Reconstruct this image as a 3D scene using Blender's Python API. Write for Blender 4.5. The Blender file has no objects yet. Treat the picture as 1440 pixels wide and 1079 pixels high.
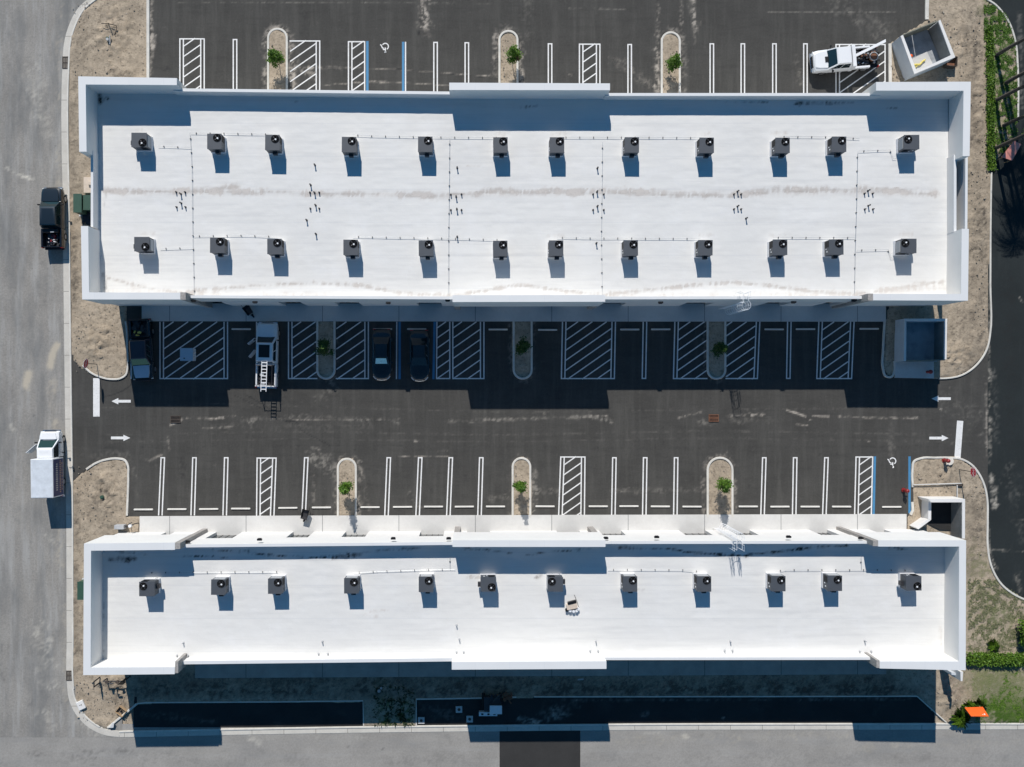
import bpy, bmesh, math, random
import numpy as np
from mathutils import Vector, Matrix, noise as mnoise

random.seed(7); rng = np.random.default_rng(7)
S0 = 14.7; NX, NY = 668.0, 545.0; H = 80.0
D = bpy.data; SC = bpy.context.scene; COL = SC.collection
TAN = 0.781                        # sun height over shadow length
ZH, ZL, ZR = 7.52, 6.35, 5.26     # tall parapet, low parapet, roof deck

def P(px, py, z=0.0):
    k = (1 - z / H) / S0
    return Vector(((px - NX) * k, (NY - py) * k, z))
def W(u, v, z=0.0):               # ground grid units measured from the point under the camera
    return Vector((u / S0, v / S0, z))

# ------------------------------------------------------------------ materials
def _n(nt, t, **k):
    n = nt.nodes.new(t)
    for a, b in k.items(): setattr(n, a, b)
    return n
def _noise(nt, vec, scale, detail=4, rough=.6):
    n = _n(nt, 'ShaderNodeTexNoise'); n.inputs['Scale'].default_value = scale
    n.inputs['Detail'].default_value = detail; n.inputs['Roughness'].default_value = rough
    nt.links.new(vec, n.inputs['Vector']); return n.outputs['Fac']
def _ramp(nt, fac, a, b):
    n = _n(nt, 'ShaderNodeMapRange'); n.clamp = True
    n.inputs[1].default_value = a; n.inputs[2].default_value = b
    nt.links.new(fac, n.inputs[0]); return n.outputs[0]
def _mix(nt, fac, c1, c2, mode='MIX'):
    n = _n(nt, 'ShaderNodeMix', data_type='RGBA', blend_type=mode)
    for s, v in ((0, fac), (6, c1), (7, c2)):
        if isinstance(v, (int, float)): n.inputs[s].default_value = v
        elif isinstance(v, (tuple, list)): n.inputs[s].default_value = (*v[:3], 1)
        else: nt.links.new(v, n.inputs[s])
    return n.outputs[2]
def _scaled(nt, vec, s):
    m = _n(nt, 'ShaderNodeMapping'); m.inputs['Scale'].default_value = s
    nt.links.new(vec, m.inputs['Vector']); return m.outputs['Vector']
def c3(r, g, b): # sRGB 0-255 to linear
    f = lambda v: ((v/255+.055)/1.055)**2.4 if v > 10 else v/255/12.92
    return (f(r), f(g), f(b))
def shade(c, k): return tuple(min(1, x * k) for x in c)

def mat(name, col, rough=.75, var=.12, scale=2.0, fine=0, bump=0, bscale=30, metal=0, coat=0,
        layers=(), streak=None, paint=None, wet=None, spec=.5, joints=None):
    m = D.materials.new(name); m.use_nodes = True; nt = m.node_tree
    bs = nt.nodes['Principled BSDF']
    bs.inputs['Roughness'].default_value = rough; bs.inputs['Metallic'].default_value = metal
    bs.inputs['Specular IOR Level'].default_value = spec
    if coat: bs.inputs['Coat Weight'].default_value = coat; bs.inputs['Coat Roughness'].default_value = .06
    tc = _n(nt, 'ShaderNodeTexCoord'); v = tc.outputs['Object']
    c = col
    if var:
        f = _ramp(nt, _noise(nt, v, scale, 6, .62), .3, .7)
        c = _mix(nt, f, shade(col, 1 - var), shade(col, 1 + var))
    if fine:
        f = _ramp(nt, _noise(nt, v, 14, 3, .8), .25, .75)
        c = _mix(nt, f, c, _mix(nt, 1.0, c, (1 + fine,) * 3, 'MULTIPLY'))
        f = _ramp(nt, _noise(nt, v, 5.3, 5, .75), .35, .75)
        c = _mix(nt, f, c, _mix(nt, 1.0, c, (1 - fine,) * 3, 'MULTIPLY'))
    for (lc, ls, a, b, sc, amt) in layers:      # colour, scale, ramp a-b, stretch, amount
        f = _ramp(nt, _noise(nt, _scaled(nt, v, sc), ls, 5, .65), a, b)
        mm = _n(nt, 'ShaderNodeMath', operation='MULTIPLY'); nt.links.new(f, mm.inputs[0]); mm.inputs[1].default_value = amt
        c = _mix(nt, mm.outputs[0], c, lc)
    if joints:
        ax, step, wd, jc = joints
        sx = _n(nt, 'ShaderNodeSeparateXYZ'); nt.links.new(v, sx.inputs[0])
        a1 = _n(nt, 'ShaderNodeMath', operation='DIVIDE'); nt.links.new(sx.outputs[ax], a1.inputs[0]); a1.inputs[1].default_value = step
        a2 = _n(nt, 'ShaderNodeMath', operation='FRACT'); nt.links.new(a1.outputs[0], a2.inputs[0])
        a3 = _n(nt, 'ShaderNodeMath', operation='LESS_THAN'); nt.links.new(a2.outputs[0], a3.inputs[0]); a3.inputs[1].default_value = wd / step
        c = _mix(nt, a3.outputs[0], c, jc)
    if paint:
        at = _n(nt, 'ShaderNodeAttribute', attribute_name='paint')
        sp = _n(nt, 'ShaderNodeSeparateColor'); nt.links.new(at.outputs['Color'], sp.inputs[0])
        g = _ramp(nt, _noise(nt, v, 9, 4, .7), .2, .65)
        for i, pc in enumerate(paint):
            mm = _n(nt, 'ShaderNodeMath', operation='MULTIPLY'); nt.links.new(sp.outputs[i], mm.inputs[0]); nt.links.new(g, mm.inputs[1])
            ad = _n(nt, 'ShaderNodeMath', operation='MULTIPLY_ADD'); nt.links.new(sp.outputs[i], ad.inputs[0]); ad.inputs[1].default_value = .45; nt.links.new(mm.outputs[0], ad.inputs[2]); ad.use_clamp = True
            c = _mix(nt, ad.outputs[0], c, pc)
    if isinstance(c, tuple): bs.inputs['Base Color'].default_value = (*c, 1)
    else: nt.links.new(c, bs.inputs['Base Color'])
    if bump:
        b = _n(nt, 'ShaderNodeBump'); b.inputs['Strength'].default_value = bump; b.inputs['Distance'].default_value = .05
        nt.links.new(_noise(nt, v, bscale, 5, .7), b.inputs['Height']); nt.links.new(b.outputs[0], bs.inputs['Normal'])
    return m

SANDC = c3(170, 156, 137)
M = {}
M['asphalt'] = mat('asphalt_lot', (.061, .059, .0545), .9, .14, .3, fine=.26, bump=.25, spec=.25,
    layers=[((.10, .097, .088), .5, .48, .78, (3, .25, 1), .7), ((.038, .037, .035), .7, .5, .8, (.5, 2.5, 1), .5), ((.17, .16, .14), 1.3, .62, .85, (1, 1, 1), .35)],
    paint=[(.40, .36, .31), (.03, .03, .03), (.22, .205, .18)])
M['asphalt_new_and_shade'] = mat('asphalt_new_and_shade', (.030, .030, .030), .85, .2, .4, fine=.2, bump=.2, spec=.25, layers=[((.16, .15, .13), .35, .6, .85, (1, 1, 1), .3)],
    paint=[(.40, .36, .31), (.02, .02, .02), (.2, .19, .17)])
M['road_w'] = mat('worn_road', (.27, .256, .234), .9, .14, .35, fine=.32, bump=.2, spec=.2,
    layers=[((.38, .375, .36), .6, .48, .72, (2.2, .18, 1), .8), ((.165, .168, .165), .3, .48, .68, (1.4, .3, 1), .8), ((.17, .17, .165), 1.4, .57, .72, (1, 1, 1), .55), ((.16, .16, .155), 4.0, .60, .70, (1, 1, 1), .5), ((.37, .345, .30), .22, .6, .8, (1, 1, 1), .45)],
    paint=[(.62, .58, .50), (.12, .12, .12), (.46, .41, .33)])
M['road_s'] = mat('worn_road_south', (.30, .286, .264), .9, .12, .35, fine=.24, bump=.2, spec=.2,
    layers=[((.36, .355, .345), .5, .5, .8, (.2, 2, 1), .5), ((.22, .22, .218), .4, .5, .75, (.3, 1.2, 1), .5)],
    paint=[(.6, .57, .5), (.07, .068, .066), (.45, .41, .33)])
M['road_e'] = mat('dark_road_east', (.020, .025, .026), .85, .15, .3, fine=.2, bump=.2, spec=.25,
    layers=[((.05, .055, .053), .5, .55, .85, (2, .4, 1), .5)], paint=[(.38, .35, .30), (.02, .02, .02), (.17, .165, .15)])
M['patch'] = mat('fresh_patch', (.042, .041, .040), .9, .12, .5, fine=.12, spec=.2)
M['ground'] = mat('sandy_ground', SANDC, .95, .16, .45, fine=.28, bump=1.0, bscale=5, spec=.15,
    layers=[(shade(SANDC, .68), 1.1, .50, .70, (1, 1, 1), .75), (shade(SANDC, 1.25), .8, .55, .8, (1.5, .7, 1), .5), (shade(SANDC, .42), 3.2, .57, .64, (1, 1.5, 1), .75), (shade(SANDC, .52), 1.9, .56, .62, (1.3, 1, 1), .6), (shade(SANDC, .7), .5, .5, .6, (1, 1, 1), .35), (shade(SANDC, 1.35), 5, .6, .72, (1, 1, 1), .5)],
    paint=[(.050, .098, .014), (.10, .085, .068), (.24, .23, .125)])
M['kerb'] = mat('kerb_concrete', (.62, .595, .54), .85, .12, .8, fine=.12, bump=.15, layers=[((.42, .39, .34), 1.2, .55, .8, (1, 1, 1), .5)])
M['kerb_y'] = mat('gutter_concrete', (.56, .53, .475), .85, .10, .6, fine=.10, bump=.15, joints=(1, 3.05, .05, (.25, .23, .2)), layers=[((.40, .37, .32), .7, .5, .8, (1, 1, 1), .5)])
M['kerb_x'] = mat('gutter_concrete_south', (.56, .535, .48), .85, .10, .6, fine=.10, bump=.15, joints=(0, 3.05, .05, (.25, .23, .2)), layers=[((.40, .37, .32), .7, .5, .8, (1, 1, 1), .5)])
M['walk'] = mat('pavement_concrete', (.60, .59, .565), .85, .06, .5, fine=.07, bump=.08, joints=(0, 7.3, .06, (.22, .22, .22)), layers=[((.50, .48, .45), .6, .5, .8, (1, 2, 1), .4)])
M['walk_shaded'] = mat('shaded_pavement', (.34, .32, .29), .9, .15, .7, fine=.12, bump=.08, joints=(0, 7.3, .06, (.12, .12, .12)))  # darker copy of the pavement, building shade put into its colour
M['slab'] = mat('slab_concrete', (.55, .54, .52), .85, .12, .7, fine=.1, bump=.1)
M['wstop'] = mat('wheel_stop_concrete', (.66, .64, .60), .85, .1, 3, fine=.1)
M['line'] = mat('white_line_paint', (.76, .755, .74), .7, .06, 2, layers=[((.32, .31, .29), 4.5, .55, .75, (1, 1, 1), .6), ((.16, .15, .14), 9, .62, .75, (1, 1, 1), .6)])
M['blue_line'] = mat('blue_line_paint', (.055, .215, .40), .7, .06, 2, layers=[((.08, .16, .25), 3, .55, .8, (1, 1, 1), .4)])
M['stucco'] = mat('white_stucco', (.72, .71, .69), .85, .03, .4, bump=.05, bscale=20)
M['coping'] = mat('white_coping', (.71, .715, .71), .7, .025, .5, joints=(0, 3.0, .015, (.6, .62, .65)))
M['roof'] = mat('white_roof_membrane', (.725, .715, .685), .8, .035, .12, bump=.35, bscale=.9, spec=.3,
    layers=[((.60, .595, .58), .9, .48, .75, (.12, 2.4, 1), .6), ((.82, .82, .82), .5, .5, .8, (1, 1, 1), .35), ((.66, .64, .60), 2.2, .62, .85, (.4, 1, 1), .3)],
    paint=[(.17, .13, .105), (.035, .035, .035), (.58, .54, .50)], joints=(1, 2.95, .035, (.63, .635, .63)))
M['trim_dark'] = mat('stone_pilaster', (.33, .31, .29), .9, .25, 6, bump=.3, bscale=12)
M['glass'] = mat('storefront_glass', (.02, .03, .035), .06, 0, spec=.8)
M['frame'] = mat('bronze_frame', (.05, .045, .04), .5, .05)
M['door'] = mat('white_door', (.65, .66, .68), .6, .04)
M['hvac'] = mat('hvac_grey', (.080, .088, .10), .55, .06, 3, metal=.1)
M['hvac_l'] = mat('hvac_light_grey', (.42, .43, .44), .6, .08, 3)
M['curb_w'] = mat('curb_white', (.72, .72, .73), .8, .06, 2)
M['black'] = mat('black_plastic', (.006, .006, .007), .5, 0)
M['void'] = mat('matt_black', (.003, .003, .003), 1, 0, spec=.05)
M['darkm'] = mat('dark_metal', (.05, .05, .055), .5, .2, 5, metal=.4)
M['galv'] = mat('galvanised', (.50, .52, .53), .45, .1, 6, metal=.5)
M['wpaint'] = mat('white_metal', (.78, .79, .80), .45, .04, 3)
M['rust'] = mat('rusty_iron', (.20, .09, .05), .85, .3, 5)
M['iron'] = mat('cast_iron', (.07, .055, .045), .8, .25, 5)
M['green'] = mat('green_cabinet', (.035, .085, .058), .55, .1, 3)
M['red'] = mat('red_paint', (.24, .02, .02), .45, .08, 4, coat=.3)
M['crimson'] = mat('sign_red', (.58, .012, .04), .45, .03)
M['orange'] = mat('orange_sheet', (.85, .12, .015), .55, .08, 2)
M['pink'] = mat('faded_red_sheet', (.90, .34, .28), .6, .2, 2)
M['rubber'] = mat('tyre_rubber', (.012, .012, .012), .85, .1, 4)
M['rim'] = mat('wheel_rim', (.35, .35, .36), .35, .1, 4, metal=.7)
M['chrome'] = mat('chrome', (.7, .7, .7), .15, 0, metal=1)
M['car_glass'] = mat('car_glass', (.010, .022, .026), .05, 0, spec=.8)
M['car_white'] = mat('car_paint_white', (.78, .79, .80), .3, .01, coat=.6)
M['car_black'] = mat('car_paint_black', (.006, .007, .009), .2, 0, coat=.8)
M['car_slate'] = mat('car_paint_slate', (.010, .018, .026), .3, .02, coat=.7)
M['car_plum'] = mat('car_paint_plum', (.03, .02, .03), .35, .02, coat=.6)
M['car_silver'] = mat('car_silver_blue', (.42, .50, .58), .3, .02, coat=.6)  # pale silver-blue tone, lighter than the pickup's body
M['teal'] = mat('sunshade_foil', (.45, .85, .92), .35, .25, 6)
M['boxroof'] = mat('truck_box_roof', (.62, .66, .70), .6, .12, 1.4, layers=[((.45, .44, .44), 2.2, .55, .8, (1, 1, 1), .4)])
M['boxblue'] = mat('truck_box_blue', (.018, .032, .13), .4, .1, 2)
M['letter'] = mat('pale_letters', (.55, .35, .22), .6, .1)
M['letter2'] = mat('pale_letters_grey', (.55, .52, .48), .6, .1)
M['lamp_r'] = mat('tail_lamp', (.35, .01, .01), .3, 0)
M['lamp_w'] = mat('head_lamp', (.75, .77, .78), .15, 0, spec=.8)
M['wood'] = mat('raw_wood', (.42, .29, .17), .85, .2, 6)
M['bark'] = mat('bark', (.12, .085, .06), .95, .25, 9, bump=.4)
M['palmbark'] = mat('palm_bark', (.085, .075, .065), .95, .25, 6, bump=.4)
M['cardboard'] = mat('cardboard', (.62, .52, .42), .85, .1, 3)
M['yellow'] = mat('yellow_hose', (.75, .62, .15), .6, .1)
M['dgate'] = mat('gate_slats', (.20, .20, .16), .7, .15, 3)
M['encl'] = mat('enclosure_wall', (.56, .60, .64), .85, .06, .9, bump=.1, layers=[((.40, .42, .42), .8, .55, .8, (1, 1, 1), .4)])
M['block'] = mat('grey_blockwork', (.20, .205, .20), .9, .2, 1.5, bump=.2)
M['encl_floor'] = mat('stained_slab', (.34, .36, .38), .85, .2, .8, layers=[((.15, .16, .16), .9, .5, .7, (1, 1, 1), .6)])
def leafmat(name, a, b):
    m = D.materials.new(name); m.use_nodes = True; nt = m.node_tree; bs = nt.nodes['Principled BSDF']
    g = _n(nt, 'ShaderNodeNewGeometry'); c = _mix(nt, g.outputs['Random Per Island'], a, b)
    nt.links.new(c, bs.inputs['Base Color']); bs.inputs['Roughness'].default_value = .55
    bs.inputs['Specular IOR Level'].default_value = .3
    return m
M['leaf'] = leafmat('leaf_bright', (.03, .085, .006), (.12, .22, .02))
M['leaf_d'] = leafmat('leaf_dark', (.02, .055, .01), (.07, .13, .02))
M['leaf_dd'] = leafmat('leaf_very_dark', (.008, .02, .005), (.03, .05, .012))
M['leaf_v'] = leafmat('leaf_verge', (.03, .08, .008), (.11, .21, .02))
M['leaf_p'] = leafmat('leaf_palm', (.05, .09, .02), (.14, .20, .04))
M['leaf_h'] = leafmat('leaf_hedge', (.04, .10, .008), (.13, .23, .02))
M['leaf_dry'] = leafmat('leaf_dry', (.26, .24, .15), (.10, .13, .04))
M['dead'] = leafmat('dry_leaf', (.10, .06, .035), (.2, .13, .08))

# ------------------------------------------------------------------ objects
def link(o, parent=None):
    COL.objects.link(o)
    if parent is not None: o.parent = parent
    return o
def tag(o, label=None, cat=None, group=None, kind=None):
    if label: o['label'] = label
    if cat: o['category'] = cat
    if group: o['group'] = group
    if kind: o['kind'] = kind
    return o
def thing(name, label, cat, loc=(0, 0, 0), rz=0, group=None):
    o = D.objects.new(name, None); o.empty_display_size = .3; link(o)
    o.location = loc; o.rotation_euler = (0, 0, rz)
    return tag(o, label, cat, group)
def copy_tree(o, parent=None):
    c = o.copy(); COL.objects.link(c)
    if parent is not None: c.parent = parent
    for ch in [x for x in D.objects if x.parent == o]: copy_tree(ch, c)
    return c

class MB:
    def __init__(s): s.b = bmesh.new()
    def poly(s, pts):
        return s.b.faces.new([s.b.verts.new(p) for p in pts])
    def prism(s, pts, z0, z1):     # pts xy, counter-clockwise or not
        a = sum(pts[i][0]*pts[(i+1) % len(pts)][1]-pts[(i+1) % len(pts)][0]*pts[i][1] for i in range(len(pts)))
        if a < 0: pts = list(reversed(pts))
        lo = [s.b.verts.new((p[0], p[1], z0)) for p in pts]; hi = [s.b.verts.new((p[0], p[1], z1)) for p in pts]
        s.b.faces.new(hi); s.b.faces.new(list(reversed(lo)))
        for i in range(len(pts)):
            j = (i + 1) % len(pts); s.b.faces.new((lo[i], lo[j], hi[j], hi[i]))
        return s
    def pprism(s, px, zt, z0, z1=None):   # outline measured at height zt
        return s.prism([P(x, y, zt)[:2] for x, y in px], z0, zt if z1 is None else z1)
    def box(s, c, d, rz=0, tilt=0):
        mt = Matrix.Translation(c) @ Matrix.Rotation(rz, 4, 'Z') @ Matrix.Rotation(tilt, 4, 'X') @ Matrix.Diagonal((*d, 1))
        bmesh.ops.create_cube(s.b, size=1, matrix=mt); return s
    def cyl(s, p, q, r, r2=None, n=12):
        p = Vector(p); q = Vector(q); d = q - p
        mt = Matrix.Translation((p + q) / 2) @ d.to_track_quat('Z', 'Y').to_matrix().to_4x4()
        bmesh.ops.create_cone(s.b, cap_ends=True, segments=n, radius1=r, radius2=r if r2 is None else r2, depth=d.length, matrix=mt); return s
    def tube(s, pts, r, n=6):
        for a, b in zip(pts, pts[1:]): s.cyl(a, b, r, n=n)
        return s
    def ball(s, c, r, sc=(1, 1, 1), n=10):
        mt = Matrix.Translation(c) @ Matrix.Diagonal((*sc, 1))
        bmesh.ops.create_uvsphere(s.b, u_segments=n, v_segments=max(5, n // 2 + 2), radius=r, matrix=mt); return s
    def ribbon(s, pts, w, z, h=0):
        """flat strip of width w along pts (xy)"""
        pts = [Vector((p[0], p[1])) for p in pts]; L = []; R = []
        for i, p in enumerate(pts):
            d = (pts[min(i+1, len(pts)-1)] - pts[max(i-1, 0)]).normalized(); n = Vector((-d.y, d.x))
            L.append(p + n * w / 2); R.append(p - n * w / 2)
        for i in range(len(pts) - 1):
            q = [R[i], R[i+1], L[i+1], L[i]]
            if h: s.prism([tuple(x) for x in q], z, z + h)
            else: s.poly([(x.x, x.y, z) for x in q])
        return s
    def loft(s, rings, cap=True):
        V = [[s.b.verts.new(p) for p in r] for r in rings]; n = len(rings[0])
        for a, b in zip(V, V[1:]):
            for i in range(n):
                j = (i + 1) % n; s.b.faces.new((a[i], a[j], b[j], b[i]))
        if cap: s.b.faces.new(list(reversed(V[0]))); s.b.faces.new(V[-1])
        return s
    def build(s, name, m, parent=None, smooth=None, bevel=0, fix=True):
        if fix: bmesh.ops.recalc_face_normals(s.b, faces=s.b.faces)
        me = D.meshes.new(name); s.b.to_mesh(me); s.b.free()
        me.materials.append(M[m] if isinstance(m, str) else m)
        if smooth is not None:
            me.polygons.foreach_set('use_smooth', [True] * len(me.polygons)); me.set_sharp_from_angle(angle=math.radians(smooth))
        o = link(D.objects.new(name, me), parent)
        if bevel:
            b = o.modifiers.new('Bevel', 'BEVEL'); b.width = bevel; b.segments = 2; b.limit_method = 'ANGLE'
        return o
def struct(o): o['kind'] = 'structure'; return o

# ------------------------------------------------------------------ value noise (numpy) and stain and shade strokes
def vnoise(x, y, seed=0):
    r = np.random.default_rng(seed); T = r.random((256, 256))
    xi = np.floor(x).astype(int); yi = np.floor(y).astype(int); fx = x - xi; fy = y - yi
    fx = fx*fx*(3-2*fx); fy = fy*fy*(3-2*fy); a = lambda i, j: T[i % 256, j % 256]
    return (a(xi, yi)*(1-fx)+a(xi+1, yi)*fx)*(1-fy) + (a(xi, yi+1)*(1-fx)+a(xi+1, yi+1)*fx)*fy
def fbm(x, y, seed=0, oct=4):
    s = 0; A = 0
    for o in range(oct): s = s + vnoise(x*2**o+13.7*o, y*2**o+5.1*o, seed+o)*.55**o; A += .55**o
    return s / A
def segdist(X, Y, pts):
    d = np.full(X.shape, 1e9)
    for (ax, ay), (bx, by) in zip(pts, pts[1:]):
        L = (bx-ax)**2 + (by-ay)**2 + 1e-9
        t = np.clip(((X-ax)*(bx-ax)+(Y-ay)*(by-ay))/L, 0, 1)
        d = np.minimum(d, np.hypot(X-ax-t*(bx-ax), Y-ay-t*(by-ay)))
    return d
def inpoly(X, Y, poly):
    r = np.zeros(X.shape, bool); n = len(poly)
    for i in range(n):
        x1, y1 = poly[i]; x2, y2 = poly[(i+1) % n]
        if y1 == y2: continue
        c = ((y1 > Y) != (y2 > Y)) & (X < (x2-x1)*(Y-y1)/(y2-y1)+x1); r ^= c
    return r
def grid(name, corners, step, m, z=0.0, strokes=(), zfun=None, fade=None):
    """corners: NW, NE, SE, SW as world xy; strokes (channel, pts in grid units, width, strength, raggedness)"""
    nw, ne, se, sw = [np.array(c[:2], float) for c in corners]
    nu = int(max(np.linalg.norm(ne-nw), np.linalg.norm(se-sw))/step)+1; nv = int(max(np.linalg.norm(nw-sw), np.linalg.norm(ne-se))/step)+1
    u, v = np.meshgrid(np.linspace(0, 1, nu+1), np.linspace(0, 1, nv+1))
    X = (nw[0]*(1-u)+ne[0]*u)*(1-v)+(sw[0]*(1-u)+se[0]*u)*v; Y = (nw[1]*(1-u)+ne[1]*u)*(1-v)+(sw[1]*(1-u)+se[1]*u)*v
    GX = X*S0+NX; GY = NY-Y*S0
    Z = np.full(X.shape, z) if zfun is None else zfun(GX, GY)
    C = np.zeros(X.shape+(4,)); C[..., 3] = 1
    for ch, pts, w, st, rag in strokes:
        x0 = min(p[0] for p in pts)-2*w; x1 = max(p[0] for p in pts)+2*w; y0 = min(p[1] for p in pts)-2*w; y1 = max(p[1] for p in pts)+2*w
        k = (GX > x0) & (GX < x1) & (GY > y0) & (GY < y1)
        if not k.any(): continue
        gx, gy = GX[k], GY[k]
        d = segdist(gx, gy, pts) + (fbm(gx/5, gy/5, 3)-.5)*w*1.6*rag
        a = np.clip(1-d/w, 0, 1); a = a*a*(3-2*a)
        sx, sy = (1.7, 8.0) if m == 'roof' else (3.1, 3.1)
        nz = np.clip((fbm(gx/sx, gy/sy, 11)-.5)*3*rag+1-.45*rag, 0, 1)*np.clip((fbm(gx/17, gy/17, 21)-.5)*2.4*rag+1-.15*rag, 0, 1.2)
        C[k, ch] = np.clip(C[k, ch] + a*st*nz, 0, 1)
    if fade is not None: fade(GX, GY, C)
    co = np.stack([X, Y, Z], -1).reshape(-1, 3)
    ii = np.arange((nv+1)*(nu+1)).reshape(nv+1, nu+1)
    F = np.stack([ii[1:, :-1], ii[1:, 1:], ii[:-1, 1:], ii[:-1, :-1]], -1).reshape(-1, 4)
    me = D.meshes.new(name); me.vertices.add(len(co)); me.vertices.foreach_set('co', co.ravel())
    me.loops.add(F.size); me.loops.foreach_set('vertex_index', F.ravel())
    me.polygons.add(len(F)); me.polygons.foreach_set('loop_start', np.arange(0, F.size, 4)); me.polygons.foreach_set('loop_total', np.full(len(F), 4))
    me.update(calc_edges=True)
    at = me.color_attributes.new('paint', 'FLOAT_COLOR', 'POINT'); at.data.foreach_set('color', C.reshape(-1))
    me.materials.append(M[m]); me.polygons.foreach_set('use_smooth', [True]*len(me.polygons))
    return link(D.objects.new(name, me))
def rect(x0, y0, x1, y1, z=0): return [P(x0, y0, z), P(x1, y0, z), P(x1, y1, z), P(x0, y1, z)]

# ================================================================== GROUND
SAND_NW = [(215,-80),(150,-20),(134,0),(118,15),(107,32),(101,50),(98,70),(98,300),(100,400),(101,500),(104,507),(112,515),(122,524),(140,531),(160,533),(172,531),(178,525),(179.5,518),(179,480),(177,452),(177,430),(250,430),(250,130),(208,110),(208,-80)]
SAND_SW = [(103,676),(112,668),(122,661),(135,652),(150,646),(168,645),(178,650),(180,660),(179,725),(197,727),(197,750),(250,760),(250,940),(190,940),(190,992),(153,1024),(150,1026),(130,1018),(115,1000),(107,985),(103,960)]
SAND_NE = [(1310,-120),(1304,0),(1303,28),(1250,62),(1251,130),(1250,432),(1246,452),(1242,520),(1250,530),(1320,532),(1345,529),(1365,519),(1382,500),(1391,478),(1392,245),(1396,232),(1404,220),(1424,206),(1430,190),(1431,110),(1427,55),(1414,20),(1385,0),(1360,-120)]
SAND_SE = [(1284,652),(1290,645),(1340,643),(1352,645),(1366,655),(1380,675),(1387,700),(1388,770),(1394,798),(1408,822),(1440,842),(1900,930),(1900,1018),(1332,1017),(1310,1000),(1290,979),(1290,940),(1200,940),(1200,760),(1275,752),(1275,727),(1284,722)]
SOIL = [(185,915),(1340,915),(1340,1016),(1331,1016),(1290,980.5),(750,980.5),(748,983.5),(586,984),(586,1021),(510,1022),(510,987),(193,990)]
ISL = [(376,405,40,135,1),(701,729,43,135,1),(929,957,45,137,1),(445,472,451,534,0),(721,749,451,534,0),(993.5,1021,451,534,0),(474,502,644,727,1),(719.5,747,643,727,1),(993.5,1031,642.5,727,1)]
def capsule(x0, x1, y0, y1, top, n=10):
    r = (x1-x0)/2; cx = (x0+x1)/2; pts = []
    if top: pts = [(x0, y1)] + [(cx-r*math.cos(math.pi*i/n), y0+r-r*math.sin(math.pi*i/n)) for i in range(n+1)] + [(x1, y1)]
    else: pts = [(x0, y0)] + [(cx-r*math.cos(math.pi*i/n), y1-r+r*math.sin(math.pi*i/n)) for i in range(n+1)] + [(x1, y0)]
    return pts
BEDS = [capsule(*i) for i in ISL]
STRIP_E = [(1243,452),(1257,452),(1257,520),(1250,528),(1244,522)]
def gz(GX, GY):
    m = np.zeros(GX.shape, bool)
    for p in (SAND_NW, SAND_SW, SAND_NE, SAND_SE, SOIL): m |= inpoly(GX, GY, p)
    for b in BEDS: m |= inpoly(GX, GY, b)
    far = (GX < -420) | (GX > 1560) | (GY < -160) | (GY > 1180)
    rough = fbm(GX/9, GY/9, 5)*.10 + fbm(GX/2.6, GY/2.6, 8, 3)*.26*np.clip((fbm(GX/30, GY/30, 4)-.38)*4, .12, 1)
    lawn = inpoly(GX, GY, [(1365, 935), (1900, 935), (1900, 1018), (1345, 1018)])
    rough = np.where(lawn, rough*.4, rough)
    bump = np.zeros(GX.shape)
    for cx, cy, rx, ry in ((160, 45, 34, 60), (172, 100, 22, 14), (140, 480, 24, 34), (150, 690, 22, 36), (1345, 500, 26, 22), (1348, 60, 20, 40), (1376, 160, 8, 60), (1320, 668, 20, 12), (1332, 985, 16, 22), (160, 965, 30, 24)):
        bump = np.maximum(bump, np.clip(1.3-1.3*((GX-cx)**2/rx**2+(GY-cy)**2/ry**2), 0, 1))
    bump = bump*(np.clip(fbm(GX/3.6, GY/2.8, 77, 2)-.45, 0, 1)*.6+np.clip(fbm(GX/10, GY/7, 78, 2)-.5, 0, 1)*.4)
    return np.where(m, np.clip(.16-rough*1.1, .03, .115)+bump, -.08)
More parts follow.
